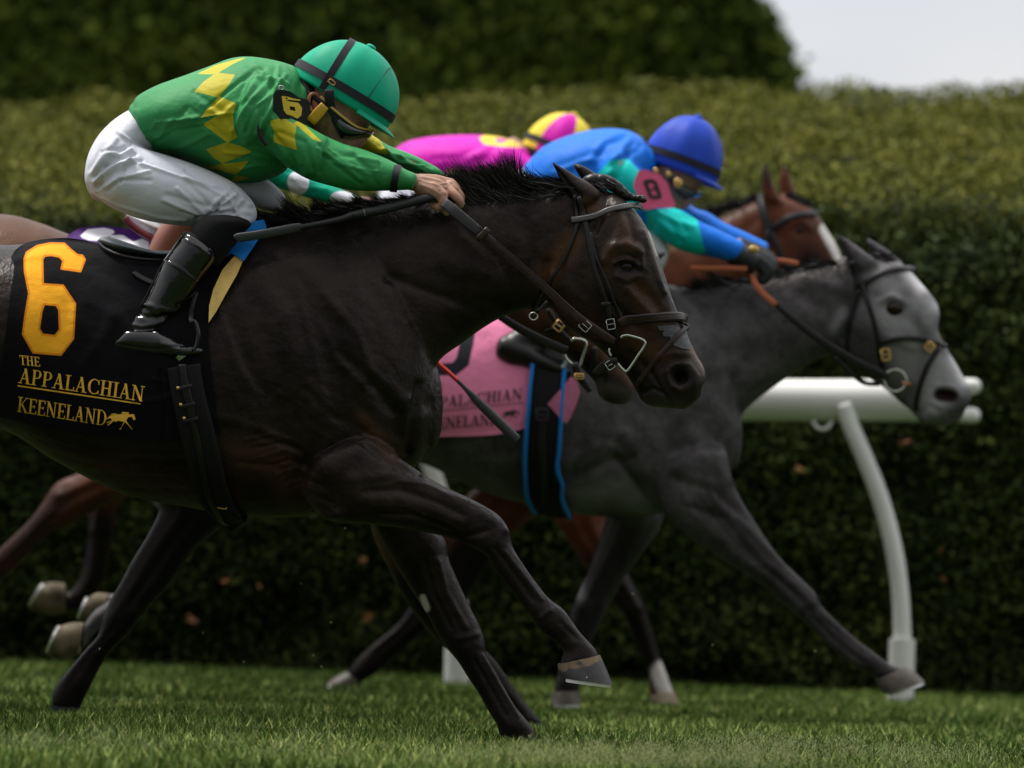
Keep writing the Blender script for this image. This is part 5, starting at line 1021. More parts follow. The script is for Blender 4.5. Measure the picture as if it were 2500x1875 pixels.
D = wr(G, D, [(T('b', [(640, 330), (1000, 470), (1300, 560)]), 14, .006), (T('b', [(560, 380), (900, 560), (1100, 760)]), 16, -.005), (T('b', [(600, 650), (800, 740), (900, 900)]), 18, .004), (T('b', [(1080, 1120), (1110, 1400), (1100, 1590)]), 5, -.005), (T('b', [(1040, 1180), (1150, 1200), (1230, 1190)]), 6, .004),
                (T('b', [(900, 1330), (1060, 1320), (1150, 1290)]), 7, .004), (T('b', [(40, 1300), (400, 1420), (900, 1480)]), 16, .004), (T('b', [(95, 380), (180, 350), (300, 330)]), 9, .006), (T('b', [(110, 330), (160, 300), (280, 260)]), 8, -.005), (T('b', [(380, 900), (500, 600), (520, 420)]), 20, -.003), (T('b', [(560, 1080), (700, 900), (760, 760)]), 18, .004)])
rz = np.random.default_rng(2)
for k in range(8): D = wr(G, D, [(T('b', [(rz.uniform(80, 300) + 60 * k, rz.uniform(400, 700)), (rz.uniform(100, 400) + 80 * k, rz.uniform(900, 1300))]), 20, rz.uniform(-.003, .003))])
me = gridmesh('cloth', G, D, .004)
num = [T('u', [(192, 228), (210, 180), (290, 130), (390, 110), (500, 112), (540, 150), (600, 200), (640, 205), (660, 235), (625, 325), (480, 305), (495, 245), (465, 212), (400, 198), (345, 205), (328, 235), (332, 428), (490, 438), (583, 580), (568, 850), (472, 975), (260, 958), (180, 815), (200, 660), (228, 500), (195, 330)]),
       ('hole', T('u', [(342, 580), (440, 588), (462, 625), (468, 780), (430, 832), (330, 820), (302, 775), (322, 640)]))]
Q = np.vstack((G.reshape(-1, 2), G.reshape(-1, 2))); sd = sdf(Q, num); attr(me, 'num', sd); attr(me, 'edge', 3.0 - np.abs(sd + .2))
cloth6 = mat('black_saddle_cloth', (.0045, .0042, .0055), .85, .05, .15, 20, .35, 900, [('edge', (.62, .20, .01), -.2, .6), ('num', (.80, .36, .02), 1.5, 2.5)], sheen=.04, bump2=.35, b2scale=16)
tw = thing('saddle_cloth', P(350, 1000, dA - .25), 'black saddle cloth with a big orange 6 and gold embroidered lettering', 'saddle cloth', 'racing saddle cloths')
link('cloth', me, cloth6, tw, angle=60); tbv = bvh(me)
m2 = me.copy(); V = getv(m2); V[:, 1] = 2 * dA - V[:, 1]; setv(m2, V); m2.flip_normals(); link('far_side', m2, mat('black_cloth', (.0055, .0052, .007), .78, .12), tw)
gold = mat('gold_thread', (.86, .46, .04), .45, .5, .12, 60, .8, 900)
qs = text('THE', (155, 1052), (315, 1070), 74, -6) + text('APPALACHIAN', (140, 1195), (1118, 1342), 118, 14) + [[(138, 1212), (1096, 1354), (1094, 1364), (136, 1223)]] + text('KEENELAND', (130, 1420), (828, 1532), 118, 12) + HORSE_LOGO
qs = [T('u', q) for q in qs]
wl = []
for nm, rng_ in (('lettering', qs[:-len(HORSE_LOGO)]), ('horse_and_rider_emblem', qs[-len(HORSE_LOGO):])): part(nm, decal(rng_, tbv, dA, .0022, cell=7), gold, tw, smooth=False)

sad = thing('saddle', P(420, 600, dA), 'lightweight grey racing saddle with black girth and yellow foam pad', 'saddle', 'racing saddles')
slate = mat('grey_leather', (.16, .18, .20), .42, .45, .1, 30, .2, 200)
part('seat', loft(TS('b', [(668, 238, 674, 258, .06), (700, 218, 720, 292, .11), (770, 226, 815, 332, .145), (880, 262, 940, 352, .15), (1000, 302, 1040, 362, .14), (1130, 322, 1120, 368, .12), (1300, 310, 1300, 352, .10)]), dA, -.01, m=48, sub=6), slate, sad)
part('seat_rim', ptube([(*p, z) for p, z in zip(T('b', [(668, 250), (720, 300), (820, 342), (950, 366), (1110, 376)]), (-.07, -.13, -.165, -.17, -.15))], .0045, dA, m=10), M['leather'], sad)
def lay(bv, off): return lambda x, y: bd(bv, x, y, dA, off)
part('girth', ribbon(T('b', [(1240, 1090), (1265, 1250), (1310, 1440)]) + T('h', [(935, 180), (975, 330), (1030, 440), (1085, 495)]), [80, 80, 82, 84, 82, 76, 62], HA.bv, dA, off=.016, th=.006), mat('girth_web', (.006, .006, .0065), .75, .2, bump=.5, bscale=300), sad)
og = part('overgirth', ribbon(T('n', [(215, 370), (225, 450), (245, 560), (280, 700), (305, 830), (338, 950), (368, 1100), (402, 1250), (445, 1380), (505, 1480), (560, 1560), (640, 1590)]), [18, 16, 20, 19, 13, 16, 15, 14, 14, 14, 13, 12], HA.bv, dA, off=.026, th=.003), M['leather'], sad)
for y_, x_ in ((555, 240), (690, 262), (800, 290)):
    kp = part('keeper', ribbon(T('n', [(x_ - 62, y_ + 2), (x_, y_ - 10), (x_ + 55, y_ - 24)]), 9, HA.bv, dA, off=.031, th=.003), M['rubber'], og)
    q = P(*T('n', [(x_ - 60, y_)])[0], bd(HA.bv, *T('n', [(x_ - 60, y_)])[0], dA, .036)); part('snap', ellipsoid(q, (.0042, .002, .0042), n=6, m=14), M['brass'], kp)
def buckle(px, py, w, h, ang, dep, mt, parent, r_=.0012, tongue=True):
    a = math.radians(ang); u = np.array((math.cos(a), 0, -math.sin(a))); v = np.array((math.sin(a), 0, math.cos(a))); c = P(px, py, dep)
    pts = [c + u * x * w / 2 + v * y * h / 2 for x, y in ((-1, .8), (-.8, 1), (.8, 1), (1, .8), (1, -.8), (.8, -1), (-.8, -1), (-1, -.8), (-1, .8))]
    b = part('buckle', tube(pts, r_, m=8, sub=3), mt, parent)
    if tongue: part('tongue', tube([c - u * w / 2, c + np.array((0, -.003, 0)), c + u * w * .55], r_ * .7, m=6, sub=2), mt, b)
    return b
bx, by = T('n', [(530, 1495)])[0]; buckle(bx, by, .028, .02, 8, bd(HA.bv, bx, by, dA, .035), M['brass'], og, .0018)
yf = patch('foam_pad', T('b', [(1592, 334), (1642, 372), (1600, 470), (1520, 610), (1460, 720), (1408, 795), (1412, 680), (1440, 570), (1500, 440)]), lambda x, y: bd(HA.bv, x, y, dA, .026), M['foam'], sad, th=.024)
bl = patch('pad_cloth', T('b', [(1518, 360), (1530, 310), (1580, 280), (1640, 200), (1720, 110), (1780, 100), (1800, 150), (1740, 240), (1700, 300), (1645, 380), (1600, 345), (1560, 330)]), lambda x, y: min(bd(HA.bv, x, y, dA, .034), dA - .15), M['bluecloth'], sad, th=.02)
si = part('stirrup', ptube([(*p, -.30) for p in T('n', [(285, 0), (320, 20), (343, 90), (345, 140), (330, 205), (310, 250)])], [.003, .0045, .0055, .0055, .0045, .004], dA, m=10), mat('black_steel', (.02, .02, .022), .2, .6, metal=.3), sad)
part('tread', loft(TS('n', [(300, 262, 180, 350, .03), (250, 232, 158, 320, .032)]), dA, -.262, m=24, sub=2, ex=4, rnd=False), M['steel'], si, angle=40)
part('stirrup_leather', ribbon(T('b', [(1400, 380), (1350, 520), (1300, 680), (1290, 770), (1305, 800)]), [12, 12, 12, 12, 10], None, dA, free=[dA - .19, dA - .2, dA - .25, dA - .29, dA - .30], th=.003), M['leather'], sad)
part('girth_strap_end', ribbon(T('b', [(905, 462), (950, 495), (1040, 540)]), [12, 14, 14], tbv, dA, off=.004, th=.003), M['leather'], sad)

br = thing('bridle', P(1500, 700, dA), 'dark leather bridle with D-shaped bit on the nearest dark bay horse', 'bridle', 'bridles')
LM, BM = M['leather'], M['brown_leather']; rb = lambda nm, pts, w, off=.0035, th=.0032, mt=None, par=None: part(nm, ribbon(T('d', pts), w, HA.bv, dA, off=off, th=th), mt or LM, par or br)
rb('throatlatch', [(775, 190), (790, 330), (785, 410), (725, 560), (620, 735), (550, 835), (510, 920), (512, 950)], 9)
cp_ = rb('cheekpiece', [(800, 205), (838, 350), (870, 500), (908, 680), (950, 800), (975, 880), (1000, 980), (1045, 1085)], 12.5)
rb('hanger', [(870, 430), (905, 560), (960, 700), (1020, 850), (1068, 975)], 8.5, .0030)
bb = rb('browband', [(752, 355), (800, 352), (880, 336), (990, 298), (1090, 275), (1165, 272)], 15, .007, .004, mt=mat('browband_leather', (.045, .04, .042), .35, .5, .2, 50))
part('stitching', ribbon(T('d', [(800, 344), (880, 328), (990, 290), (1090, 267), (1160, 264)]), 1.6, HA.bv, dA, off=.0125, th=.0006), mat('thread', (.25, .24, .24), .6), bb)
nb = rb('noseband', [(1045, 995), (1095, 968), (1180, 958), (1300, 955), (1400, 956), (1455, 968)], 23, .004, .006, mt=BM)
for o_ in (-17, 17): part('stitching', ribbon(T('d', [(1090, 970 + o_), (1180, 958 + o_), (1300, 955 + o_), (1400, 956 + o_), (1445, 962 + o_)]), 2.6, HA.bv, dA, off=.0115, th=.0008), LM, nb)
rb('flash_strap', [(1468, 1012), (1400, 1080), (1320, 1170), (1250, 1255), (1190, 1340), (1165, 1385)], 12, .004, mt=BM)
part('strap_loop', ptube([(*p, z) for p, z in zip(T('d', [(1440, 985), (1475, 1005), (1472, 1035), (1440, 1010)]), (-.03, -.01, -.01, -.03))], .003, dA, m=8), M['rubber'], nb)
# bit, rings and reins
ringpts = T('d', [(1060, 1085), (1075, 1072), (1120, 1072), (1212, 1112), (1160, 1205), (1100, 1290), (1070, 1278), (1038, 1242)])
bit = part('bit_ring', ptube([(*p, -.088) for p in ringpts], .0036, dA, m=12, sub=5), M['steel'], br)
part('ring_arm', ptube([(*p, -.084) for p in T('d', [(1000, 1200), (988, 1175), (990, 1150)])], .003, dA, m=10), M['steel'], bit)
part('ring_far_side', ptube([(*p, .088) for p in ringpts], .0036, dA, m=10, sub=4), M['steel'], bit)
part('mouthpiece', ptube([(*T('d', [(1200, 1170)])[0], -.03), (*T('d', [(1200, 1175)])[0], 0), (*T('d', [(1200, 1170)])[0], .03)], .008, dA, m=10), M['steel'], bit)
cs = part('chin_strap', ribbon(T('d', [(1040, 1225), (1005, 1235), (950, 1265), (890, 1315)]), [14, 22, 24, 14], None, dA, free=[dA - .09, dA - .088, dA - .08, dA - .07], th=.006), LM, br); buckle(*T('d', [(993, 1255)])[0], .017, .02, -35, dA - .098, M['steel'], cs)
rein = part('rein', ribbon(T('c', [(1340, 540), (1400, 590), (1490, 665), (1580, 740), (1640, 785), (1800, 920), (2000, 1095), (2212, 1290)]) + T('d', [(900, 1035), (1015, 1105)]), [22, 25, 25, 24, 19, 19, 20, 22, 23, 18], None, dA,
                           free=[dA - .13, dA - .14, dA - .145, dA - .15, dA - .15, dA - .148, dA - .14, dA - .13, dA - .12, dA - .1], th=.005, step=12), BM, br)
part('rubber_grip', ribbon(T('c', [(1340, 540), (1400, 590), (1490, 665), (1590, 748)]), [24, 27.5, 27.5, 25], None, dA, free=[dA - .137, dA - .147, dA - .152, dA - .157], th=.004, step=12), mat('ribbed_rubber', (.014, .014, .016), .5, .4, bump=.9, bscale=650), rein)
for o_ in (-9, 9): part('stitching', ribbon([(x + o_ * .62, y - o_ * .72) for x, y in T('c', [(1660, 800), (1800, 920), (2000, 1095), (2200, 1285)])], 1.8, None, dA, free=[dA - .1595, dA - .158, dA - .1495, dA - .1395], th=.0008, step=14), M['rubber'], rein)
part('keeper', ribbon(T('c', [(1560, 790), (1600, 755), (1640, 715)]), [16, 16, 16], None, dA, free=dA - .163, th=.004), BM, rein)
for x_, y_ in ((838, 1010),): buckle(*T('d', [(x_, y_)])[0], .024, .022, 40, dA - .135, M['steel'], rein)
buckle(*T('d', [(998, 1000)])[0], .019, .024, -12, bd(HA.bv, *T('d', [(998, 1000)])[0], dA, .014), M['steel'], cp_)
part('keeper', ribbon(T('d', [(935, 880), (962, 872), (990, 878)]), 11, HA.bv, dA, off=.009, th=.004), LM, cp_)
part('far_rein', ribbon(T('c', [(1400, 560), (1600, 640), (1900, 900), (2150, 1150)]), 18, None, dA, free=[dA + .1, dA + .13, dA + .13, dA + .11], th=.004, step=14), BM, br)
mr_ = part('running_ring', tube([P(*T('d', [(517, 950)])[0], dA - .125) + np.array((.010 * math.cos(a), 0, .009 * math.sin(a))) for a in np.linspace(0, 2 * math.pi, 14)], .0022, m=8, sub=2), M['steel'], br)
part('strap', ribbon(T('d', [(535, 930), (575, 890), (604, 858)]), 9, None, dA, free=dA - .12, th=.004), LM, mr_)
tape = patch('nose_tape', T('d', [(1285, 1008), (1450, 1004), (1470, 1040), (1500, 1160), (1440, 1150), (1385, 1130), (1395, 1098), (1365, 1090), (1370, 1075), (1325, 1075), (1322, 1052), (1335, 1040), (1300, 1035)]), lambda x, y: bd(HA.bv, x, y, dA, .0025), mat('grey_tape', (.050, .052, .058), .5, .4, .2, 60, .7, 120), br, th=.001)

wh = thing('whip', P(850, 520, dA - .2), 'black and grey riding whip held in the bare hand of the green jockey', 'whip', 'riding whips')
part('flap', ptube([(*p, z) for p, z in zip(T('c', [(-62, 778), (-50, 775), (60, 760), (200, 735), (330, 708), (372, 704)]), (-.30, -.30, -.29, -.275, -.26, -.255))], [.008, .0122, .0122, .0125, .0118, .010], dA, m=20, flat=.5), mat('grey_whip_foam', (.045, .048, .052), .6, .35, bump=.3, bscale=120), wh)
part('shaft', ptube([(*p, z) for p, z in zip(T('c', [(365, 705), (390, 700), (500, 680), (640, 650), (720, 625)]), (-.256, -.253, -.24, -.22, -.21))], [.007, .0062, .0065, .007, .009], dA, m=16), M['rubber'], wh)
hl = T('c', [(710, 628), (800, 608), (900, 590), (1000, 566), (1100, 540), (1200, 515), (1300, 500)]); gz = np.linspace(-.212, -.115, 7)
gr = part('grip', ptube([(*p, z) for p, z in zip(hl, gz)], [.0085, .0105, .0108, .0108, .0108, .011, .011], dA, m=20), M['rubber'], wh)
mb = MB(); hp = cspline([(*p, z) for p, z in zip(hl, gz)], 6)
for i_ in range(6, 28, 2):
    b0 = P(hp[i_][0], hp[i_][1], dA + hp[i_][2]); b1 = P(hp[i_ + 1][0], hp[i_ + 1][1], dA + hp[i_ + 1][2]); t_ = (b1 - b0) / np.linalg.norm(b1 - b0); s1 = np.cross(t_, (0, 1, 0)); s2 = np.cross(s1, t_)
    mb.add(*tube([b0 + .0108 * (math.cos(a) * s1 + math.sin(a) * s2) + t_ * .004 * math.sin(a) for a in np.linspace(0, 2 * math.pi, 16)], .0009, m=6, sub=1, caps=False))
part('grip_wrap', mb, mat('pale_wrap', (.3, .27, .2), .6), gr)

# ================================================================== THE OTHER RIDERS
def mp_(secs, k, x0, y0, x1, y1): return [((s[0] - x0) * k + x1, (s[1] - y0) * k + y1, (s[2] - x0) * k + x1, (s[3] - y0) * k + y1, s[4] * .86) for s in secs]
def head_secs(k, x1, y1): return mp_(A_head, k, 815, 250, x1, y1), mp_(A_nose, k, 815, 250, x1, y1)
# ---- blue silks, on the grey
C_pel = [(1285, 405, 1345, 545, .12), (1240, 445, 1315, 595, .155), (1222, 505, 1285, 635, .16), (1222, 575, 1262, 640, .1)]
C_th = [(1275, 455, 1235, 630, .09), (1340, 465, 1290, 655, .1), (1440, 492, 1400, 680, .095), (1530, 520, 1500, 695, .082), (1595, 548, 1560, 688, .068), (1630, 600, 1578, 680, .055)]
C_boot = [(1625, 620, 1545, 640, .053), (1560, 690, 1470, 670, .056), (1470, 760, 1390, 720, .052), (1370, 830, 1300, 780, .045), (1300, 860, 1235, 815, .042)]
C_foot = TS('m', [(960, 285, 895, 520, .038), (1080, 290, 1000, 585, .042), (1200, 350, 1150, 612, .044), (1350, 450, 1290, 650, .045), (1500, 530, 1450, 690, .045), (1640, 610, 1610, 715, .035)])
C_tor = TS('e', [(860, 430, 900, 720, .12), (940, 352, 960, 730, .15), (1050, 300, 1060, 730, .17), (1180, 264, 1190, 720, .18), (1300, 252, 1310, 700, .185), (1400, 264, 1400, 680, .19), (1470, 300, 1470, 620, .16), (1510, 350, 1530, 540, .1)])
C_arm = TS('e', [(1380, 380, 1240, 520, .08), (1470, 470, 1310, 640, .088), (1560, 590, 1390, 740, .082), (1620, 668, 1500, 810, .075), (1700, 696, 1610, 872, .066), (1785, 750, 1720, 922, .06), (1900, 802, 1860, 948, .05), (2022, 862, 1962, 975, .042)])
C_armF = [(s[0] + 60, s[1] + 4, s[2] + 60, s[3] - 6, s[4]) for s in C_arm]
hC, nC = head_secs(.72, 1644, 418)
jC = cloth('blue_silks', (.004, .15, .66), [('teal', (.0, .50, .46), -.8, .8)]); pC = [('teal', [T('e', [(1235, 500), (1300, 425), (1400, 415), (1480, 500), (1500, 600), (1500, 690), (1660, 680), (1775, 745), (1818, 925), (1640, 950), (1540, 850), (1500, 780), (1500, 700), (1440, 690), (1300, 660)])], (-.5, .4))]
spC = dict(body=[(.9, 0, C_pel), (.88, 0, C_tor), (.88, -.13, C_th), (.88, .13, C_th), (.86, -.23, C_boot), (.86, .23, C_boot), (.8, -.24, C_foot), (.8, .24, C_foot), (.85, -.15, C_arm), (.85, .12, C_armF), (1, 0, mp_(A_neck, .72, 815, 250, 1640, 405)), (1, 0, hC), (1, 0, nC)],
           hands=[hand_gen(1800, 605, 1866, 638, dC, -.12)], clothes=[
               ('breeches', [(0, C_pel), (-.13, C_th), (.13, C_th)], white, None, [], .006), ('boot', [(-.23, C_boot), (-.24, C_foot)], M['leather'], None, [], .006), ('boot', [(.23, C_boot), (.24, C_foot)], M['leather'], None, [], .007),
               ('jacket', [(0, C_tor), (-.15, C_arm), (.12, C_armF)], jC, folds('w', (380, 950), (700, 1250), 6, 220, 7, .006, 21) + folds('e', (1440, 300), (1250, 480), 6, 160, 8, .007, 22) + folds('e', (1000, 500), (1300, 420), 4, 100, 8, .004, 23) + [st('e', [(1495, 690), (1530, 800)], 8, -.010)], pC, .0055)])
RC = rider('jockey in blue and turquoise silks with violet blue helmet and pink 8 armband', dC, spC, (1300, 850))
gl = remesh((lambda mb: [mb.add(*tube([P(x, y, dC + z) for x, y, z in p], [r + .003 for r in rd], m=14, sub=3)) for p, rd in hand_gen(1800, 605, 1866, 638, dC, -.12, glove=.001)] and mb)(MB()), .003, 3)
g_ = link('glove', gl, mat('black_glove', (.014, .015, .018), .6, .4, bump=.4, bscale=200), RC.root)
part('glove_cuff', loft(TS('e', [(1990, 858, 1945, 985, .046), (2050, 885, 1995, 1000, .043), (2110, 920, 2060, 1030, .04)]), dC, -.14, m=24, sub=3), bpy.data.materials['black_glove'], g_); part('glove_button', ellipsoid(P(*T('w', [(1255, 1325)])[0], dC - .182), (.0155, .004, .011), n=8, m=16), M['brass'], g_)
hmC = cloth('violet_blue_helmet_cover', (.016, .06, .46), (), .1, .5)
hC_, c, e1, e2, e3 = helmet(*T('w', [(602, 560)])[0], 18, .112, .142, .098, dC, 0, RC.root, hmC, True, blk, 1.0)
part('hair', loft(mp_(hairs, .72, 815, 250, 1642, 416), dC, 0, m=24, sub=4), M['hair'], RC.root)
part('goggles', loft(mp_(gg, .72, 840, 240, 1664, 412), dC, -.01, m=24, sub=4), mat('dark_green_lens', (.03, .045, .03), .08, .6), RC.root)
part('chin_strap', ribbon(T('w', [(470, 600), (520, 720), (600, 820), (660, 860)]), 14, None, dC, free=dC - .1, th=.004), M['rubber'], hC_)
for x_, y_, a_ in ((570, 730, .014), (485, 650, .009), (370, 620, .009)): part('strap_fitting', ellipsoid(P(*T('w', [(x_, y_)])[0], dC - .108), (a_, .004, a_ * 1.1), n=8, m=14), M['brass'], hC_)
pink = cloth('pink_vinyl', (.80, .13, .28), (), .25, .5); dkn = mat('dark_number', (.02, .022, .028), .6)
pf = lambda x, y: dC - .262 + .00045 * max(0, x - 1590) + .0001 * (y - 450)
abC = patch('armband', T('w', [(222, 608), (300, 612), (405, 645), (470, 722), (515, 840), (552, 925), (530, 952), (400, 948), (275, 968), (232, 905), (200, 820), (172, 748), (190, 680)]), pf, pink, RC.root)
mb = MB()
for i, q in enumerate([[(256, 712), (290, 704), (342, 838), (312, 846)], [(262, 715), (285, 690), (350, 690), (352, 724), (298, 730)], [(345, 690), (382, 712), (428, 836), (394, 846), (350, 722)], [(284, 775), (386, 760), (396, 788), (296, 800)], [(308, 838), (340, 836), (390, 838), (428, 830), (418, 864), (345, 870), (318, 858)]]): mb.add([P(x, y, pf(x, y) - .002 - i * .0002) for x, y in T('w', q)], [tuple(range(len(q)))])
part('numeral', mb, dkn, abC, smooth=False)

# ---- magenta silks, on the furthest horse
D_tor = TS('e', [(120, 380, 180, 560, .11), (220, 320, 260, 620, .15), (400, 292, 410, 640, .17), (600, 288, 600, 650, .18), (740, 306, 740, 620, .18), (830, 345, 830, 560, .12), (880, 400, 880, 520, .08)])
D_pel = [(955, 380, 1000, 480, .11), (930, 420, 990, 540, .15), (925, 480, 980, 600, .15), (940, 560, 990, 620, .1)]
D_th = [(980, 430, 930, 590, .09), (1060, 460, 1020, 620, .09), (1160, 500, 1130, 640, .085), (1240, 530, 1210, 640, .07), (1290, 570, 1250, 640, .055)]
D_boot = [(1280, 600, 1210, 600, .05), (1200, 690, 1120, 650, .05), (1110, 760, 1040, 720, .045), (1050, 800, 990, 770, .04), (1030, 830, 970, 830, .04)]
D_foot = [(1000, 790, 965, 840, .035), (1060, 815, 1030, 860, .04), (1110, 835, 1095, 868, .035)]
D_arm = [(1240, 350, 1200, 430, .075), (1320, 400, 1270, 480, .07), (1400, 450, 1370, 520, .06), (1480, 490, 1455, 550, .052), (1560, 520, 1545, 570, .042)]
hD, nD = head_secs(.65, 1346, 388)
mag = cloth('magenta_silks', (.62, .006, .42), [('yel', (.78, .58, .05), -.8, .8)])
spD = dict(body=[(.9, 0, D_pel), (.88, 0, D_tor), (.88, -.12, D_th), (.88, .12, D_th), (.86, -.2, D_boot), (.86, .2, D_boot), (.8, -.21, D_foot), (.8, .21, D_foot), (.85, -.14, D_arm), (.85, .14, D_arm), (1, 0, mp_(A_neck, .65, 815, 250, 1342, 385)), (1, 0, hD), (1, 0, nD)],
           hands=[hand_gen(1562, 545, 1620, 560, dD, -.1), hand_gen(1562, 545, 1620, 560, dD, .1)], clothes=[
               ('breeches', [(0, D_pel), (-.12, D_th), (.12, D_th)], white, None, [], .008), ('boot', [(-.2, D_boot), (-.21, D_foot)], M['leather'], None, [], .008), ('boot', [(.2, D_boot), (.21, D_foot)], M['leather'], None, [], .008),
               ('jacket', [(0, D_tor), (-.14, D_arm), (.14, D_arm)], mag, folds('e', (300, 500), (700, 400), 5, 160, 9, .005, 31), [('yel', [T('e', [(595, 300), (640, 284), (740, 296), (820, 320), (860, 348), (800, 352), (700, 348), (620, 335)]), ('hole', T('e', [(690, 304), (760, 312), (720, 330), (680, 322)])), T('e', [(420, 470), (500, 480), (600, 560), (480, 560)])], None)], .0065)])
RD = rider('jockey in magenta silks with yellow and magenta quartered helmet, furthest rider', dD, spD, (1000, 840))
hmD = cloth('quartered_helmet_cover', (.75, .60, .05), [('panel', (.62, .01, .40), .0, .12)], .1)
helmet(*T('e', [(1020, 385)])[0], 22, .108, .125, .096, dD, 0, RD.root, hmD, True, blk, 1.0, polys=3)
part('hair', loft(mp_(hairs, .65, 815, 250, 1346, 388), dD, 0, m=24, sub=4), M['hair'], RD.root)
part('goggles', loft(mp_(gg, .65, 840, 240, 1363, 386), dD, -.01, m=24, sub=4), M['glass'], RD.root)

# ---- green silks with white spots, between the nearest two
B_tor = [(395, 330, 430, 440, .12), (480, 268, 500, 450, .15), (560, 228, 570, 455, .17), (640, 215, 640, 455, .17), (700, 245, 700, 430, .12)]
B_pel = [(420, 350, 450, 460, .11), (385, 370, 440, 490, .15), (360, 400, 400, 510, .14)]
B_th = [(400, 400, 380, 500, .09), (470, 425, 440, 520, .09), (540, 445, 510, 530, .08), (590, 470, 560, 530, .06)]
B_boot = [(560, 490, 500, 500, .05), (500, 535, 425, 520, .052), (462, 575, 385, 560, .052), (430, 640, 360, 620, .05), (410, 740, 350, 730, .042), (405, 790, 345, 790, .04)]
B_foot = [(360, 770, 340, 820, .035), (410, 785, 395, 830, .042), (460, 800, 450, 835, .035)]
B_arm = [(660, 370, 610, 425, .07), (715, 405, 665, 452, .062), (770, 432, 735, 478, .053), (825, 458, 805, 498, .045), (872, 478, 860, 510, .038)]
hB, nB = head_secs(.68, 762, 300)
gB = cloth('emerald_silks', (.0, .33, .20), [('spot', (.72, .72, .78), -.6, .6)])
def ell(cx, cy, rx, ry, n=20): return [(cx + rx * math.cos(a), cy + ry * math.sin(a)) for a in np.linspace(0, 2 * math.pi, n + 1)[:-1]]
spB = dict(body=[(.9, 0, B_pel), (.88, 0, B_tor), (.88, -.12, B_th), (.88, .12, B_th), (.86, -.2, B_boot), (.86, .2, B_boot), (.8, -.21, B_foot), (.8, .21, B_foot), (.85, -.12, B_arm), (.85, .12, B_arm), (1, 0, mp_(A_neck, .68, 815, 250, 762, 300)), (1, 0, hB), (1, 0, nB)],
           hands=[hand_gen(880, 506, 935, 522, dB, -.1), hand_gen(880, 506, 935, 522, dB, .1)], clothes=[
               ('breeches', [(0, B_pel), (-.12, B_th), (.12, B_th)], white, None, [], .007), ('boot', [(-.2, B_boot), (-.21, B_foot)], mat('brown_boot', (.22, .075, .045), .4, .5), None, [], .006), ('boot', [(.2, B_boot), (.21, B_foot)], None, None, [], .008),
               ('jacket', [(0, B_tor), (-.12, B_arm), (.12, B_arm)], gB, folds('p', (690, 430), (800, 470), 4, 30, 5, .004, 41), [('spot', [ell(728, 446, 27, 30), ell(835, 482, 30, 16), ell(560, 300, 40, 40), ell(470, 360, 36, 36)], None)], .0055)])
spB['clothes'][2] = spB['clothes'][2][:2] + (spB['clothes'][1][2],) + spB['clothes'][2][3:]
RB = rider('jockey in emerald green silks with white spots, mostly hidden behind the nearest rider', dB, spB, (420, 830))
helmet(778, 285, 24, .105, .12, .098, dB, 0, RB.root, gB, True, blk, .6)

# ================================================================== TACK OF THE OTHER HORSES
def bridle(H, label, c, straps, loc):
    b = thing('bridle', P(*loc, H.d), label, 'bridle', 'bridles')
    for nm, pts, w, mt, fr in straps:
        part(nm, ribbon(T(c, pts), w, H.bv if fr is None else None, H.d, off=.005, th=.005, free=None if fr is None else ([H.d + f for f in fr] if np.ndim(fr) else H.d + fr)), mt, b)
    return b
org = mat('orange_rubber_grip', (.42, .11, .045), .6, .4, bump=.4, bscale=300)
bC = bridle(HC, 'black leather bridle with round bit ring on the grey horse', 'g', [
    ('crownpiece', [(905, 560), (925, 640), (938, 720)], 16, LM, None), ('cheekpiece', [(960, 690), (1010, 850), (1050, 1000), (1065, 1120), (1090, 1200)], 12, LM, None), ('throatlatch', [(940, 730), (905, 850), (882, 980), (880, 1080)], 9, LM, None),
    ('browband', [(945, 705), (1050, 650), (1150, 618), (1248, 612)], 14, LM, None), ('noseband', [(1060, 1035), (1150, 1015), (1260, 1010), (1350, 1025), (1435, 1060)], 12, LM, None), ('flash_strap', [(1405, 1060), (1345, 1150), (1305, 1250), (1280, 1350), (1275, 1420)], 12, LM, None),
    ('rein', [(452, 805), (560, 900), (700, 1010), (900, 1135), (1110, 1235)], [14, 17, 19, 21, 19], LM, [-.15, -.155, -.15, -.13, -.1]), ('rubber_grip', [(320, 640), (345, 700), (400, 765), (462, 815)], [12, 15, 15, 14], org, [-.14, -.15, -.155, -.156]),
    ('rein_loop', [(-40, 600), (60, 603), (180, 603), (295, 606)], 12, org, -.16), ('rein_end', [(440, 560), (500, 562), (590, 578)], 12, org, -.1), ('martingale_strap', [(800, 1120), (880, 1200), (965, 1265), (1060, 1275)], 11, LM, -.05)], (2100, 780))
rc = P(*T('g', [(1150, 1255)])[0], dC - .085); bt = part('bit_ring', tube([rc + .031 * np.array((math.cos(a), 0, math.sin(a))) for a in np.linspace(0, 2 * math.pi, 25)], .0045, m=10, sub=1, caps=False), M['steel'], bC)
part('mouthpiece', tube([rc + np.array((.02, 0, -.006)), rc + np.array((.045, .03, -.008)), rc + np.array((.05, .14, -.008))], [.007, .006, .006], m=10), mat('copper', (.45, .16, .09), .4, metal=.6), bt)
buckle(*T('g', [(1095, 1105)])[0], .022, .03, -10, bd(HC.bv, *T('g', [(1095, 1105)])[0], dC, .016), M['brass'], bC, .003); buckle(*T('g', [(1350, 1060)])[0], .022, .022, 40, bd(HC.bv, *T('g', [(1350, 1060)])[0], dC, .016), M['brass'], bC, .003)
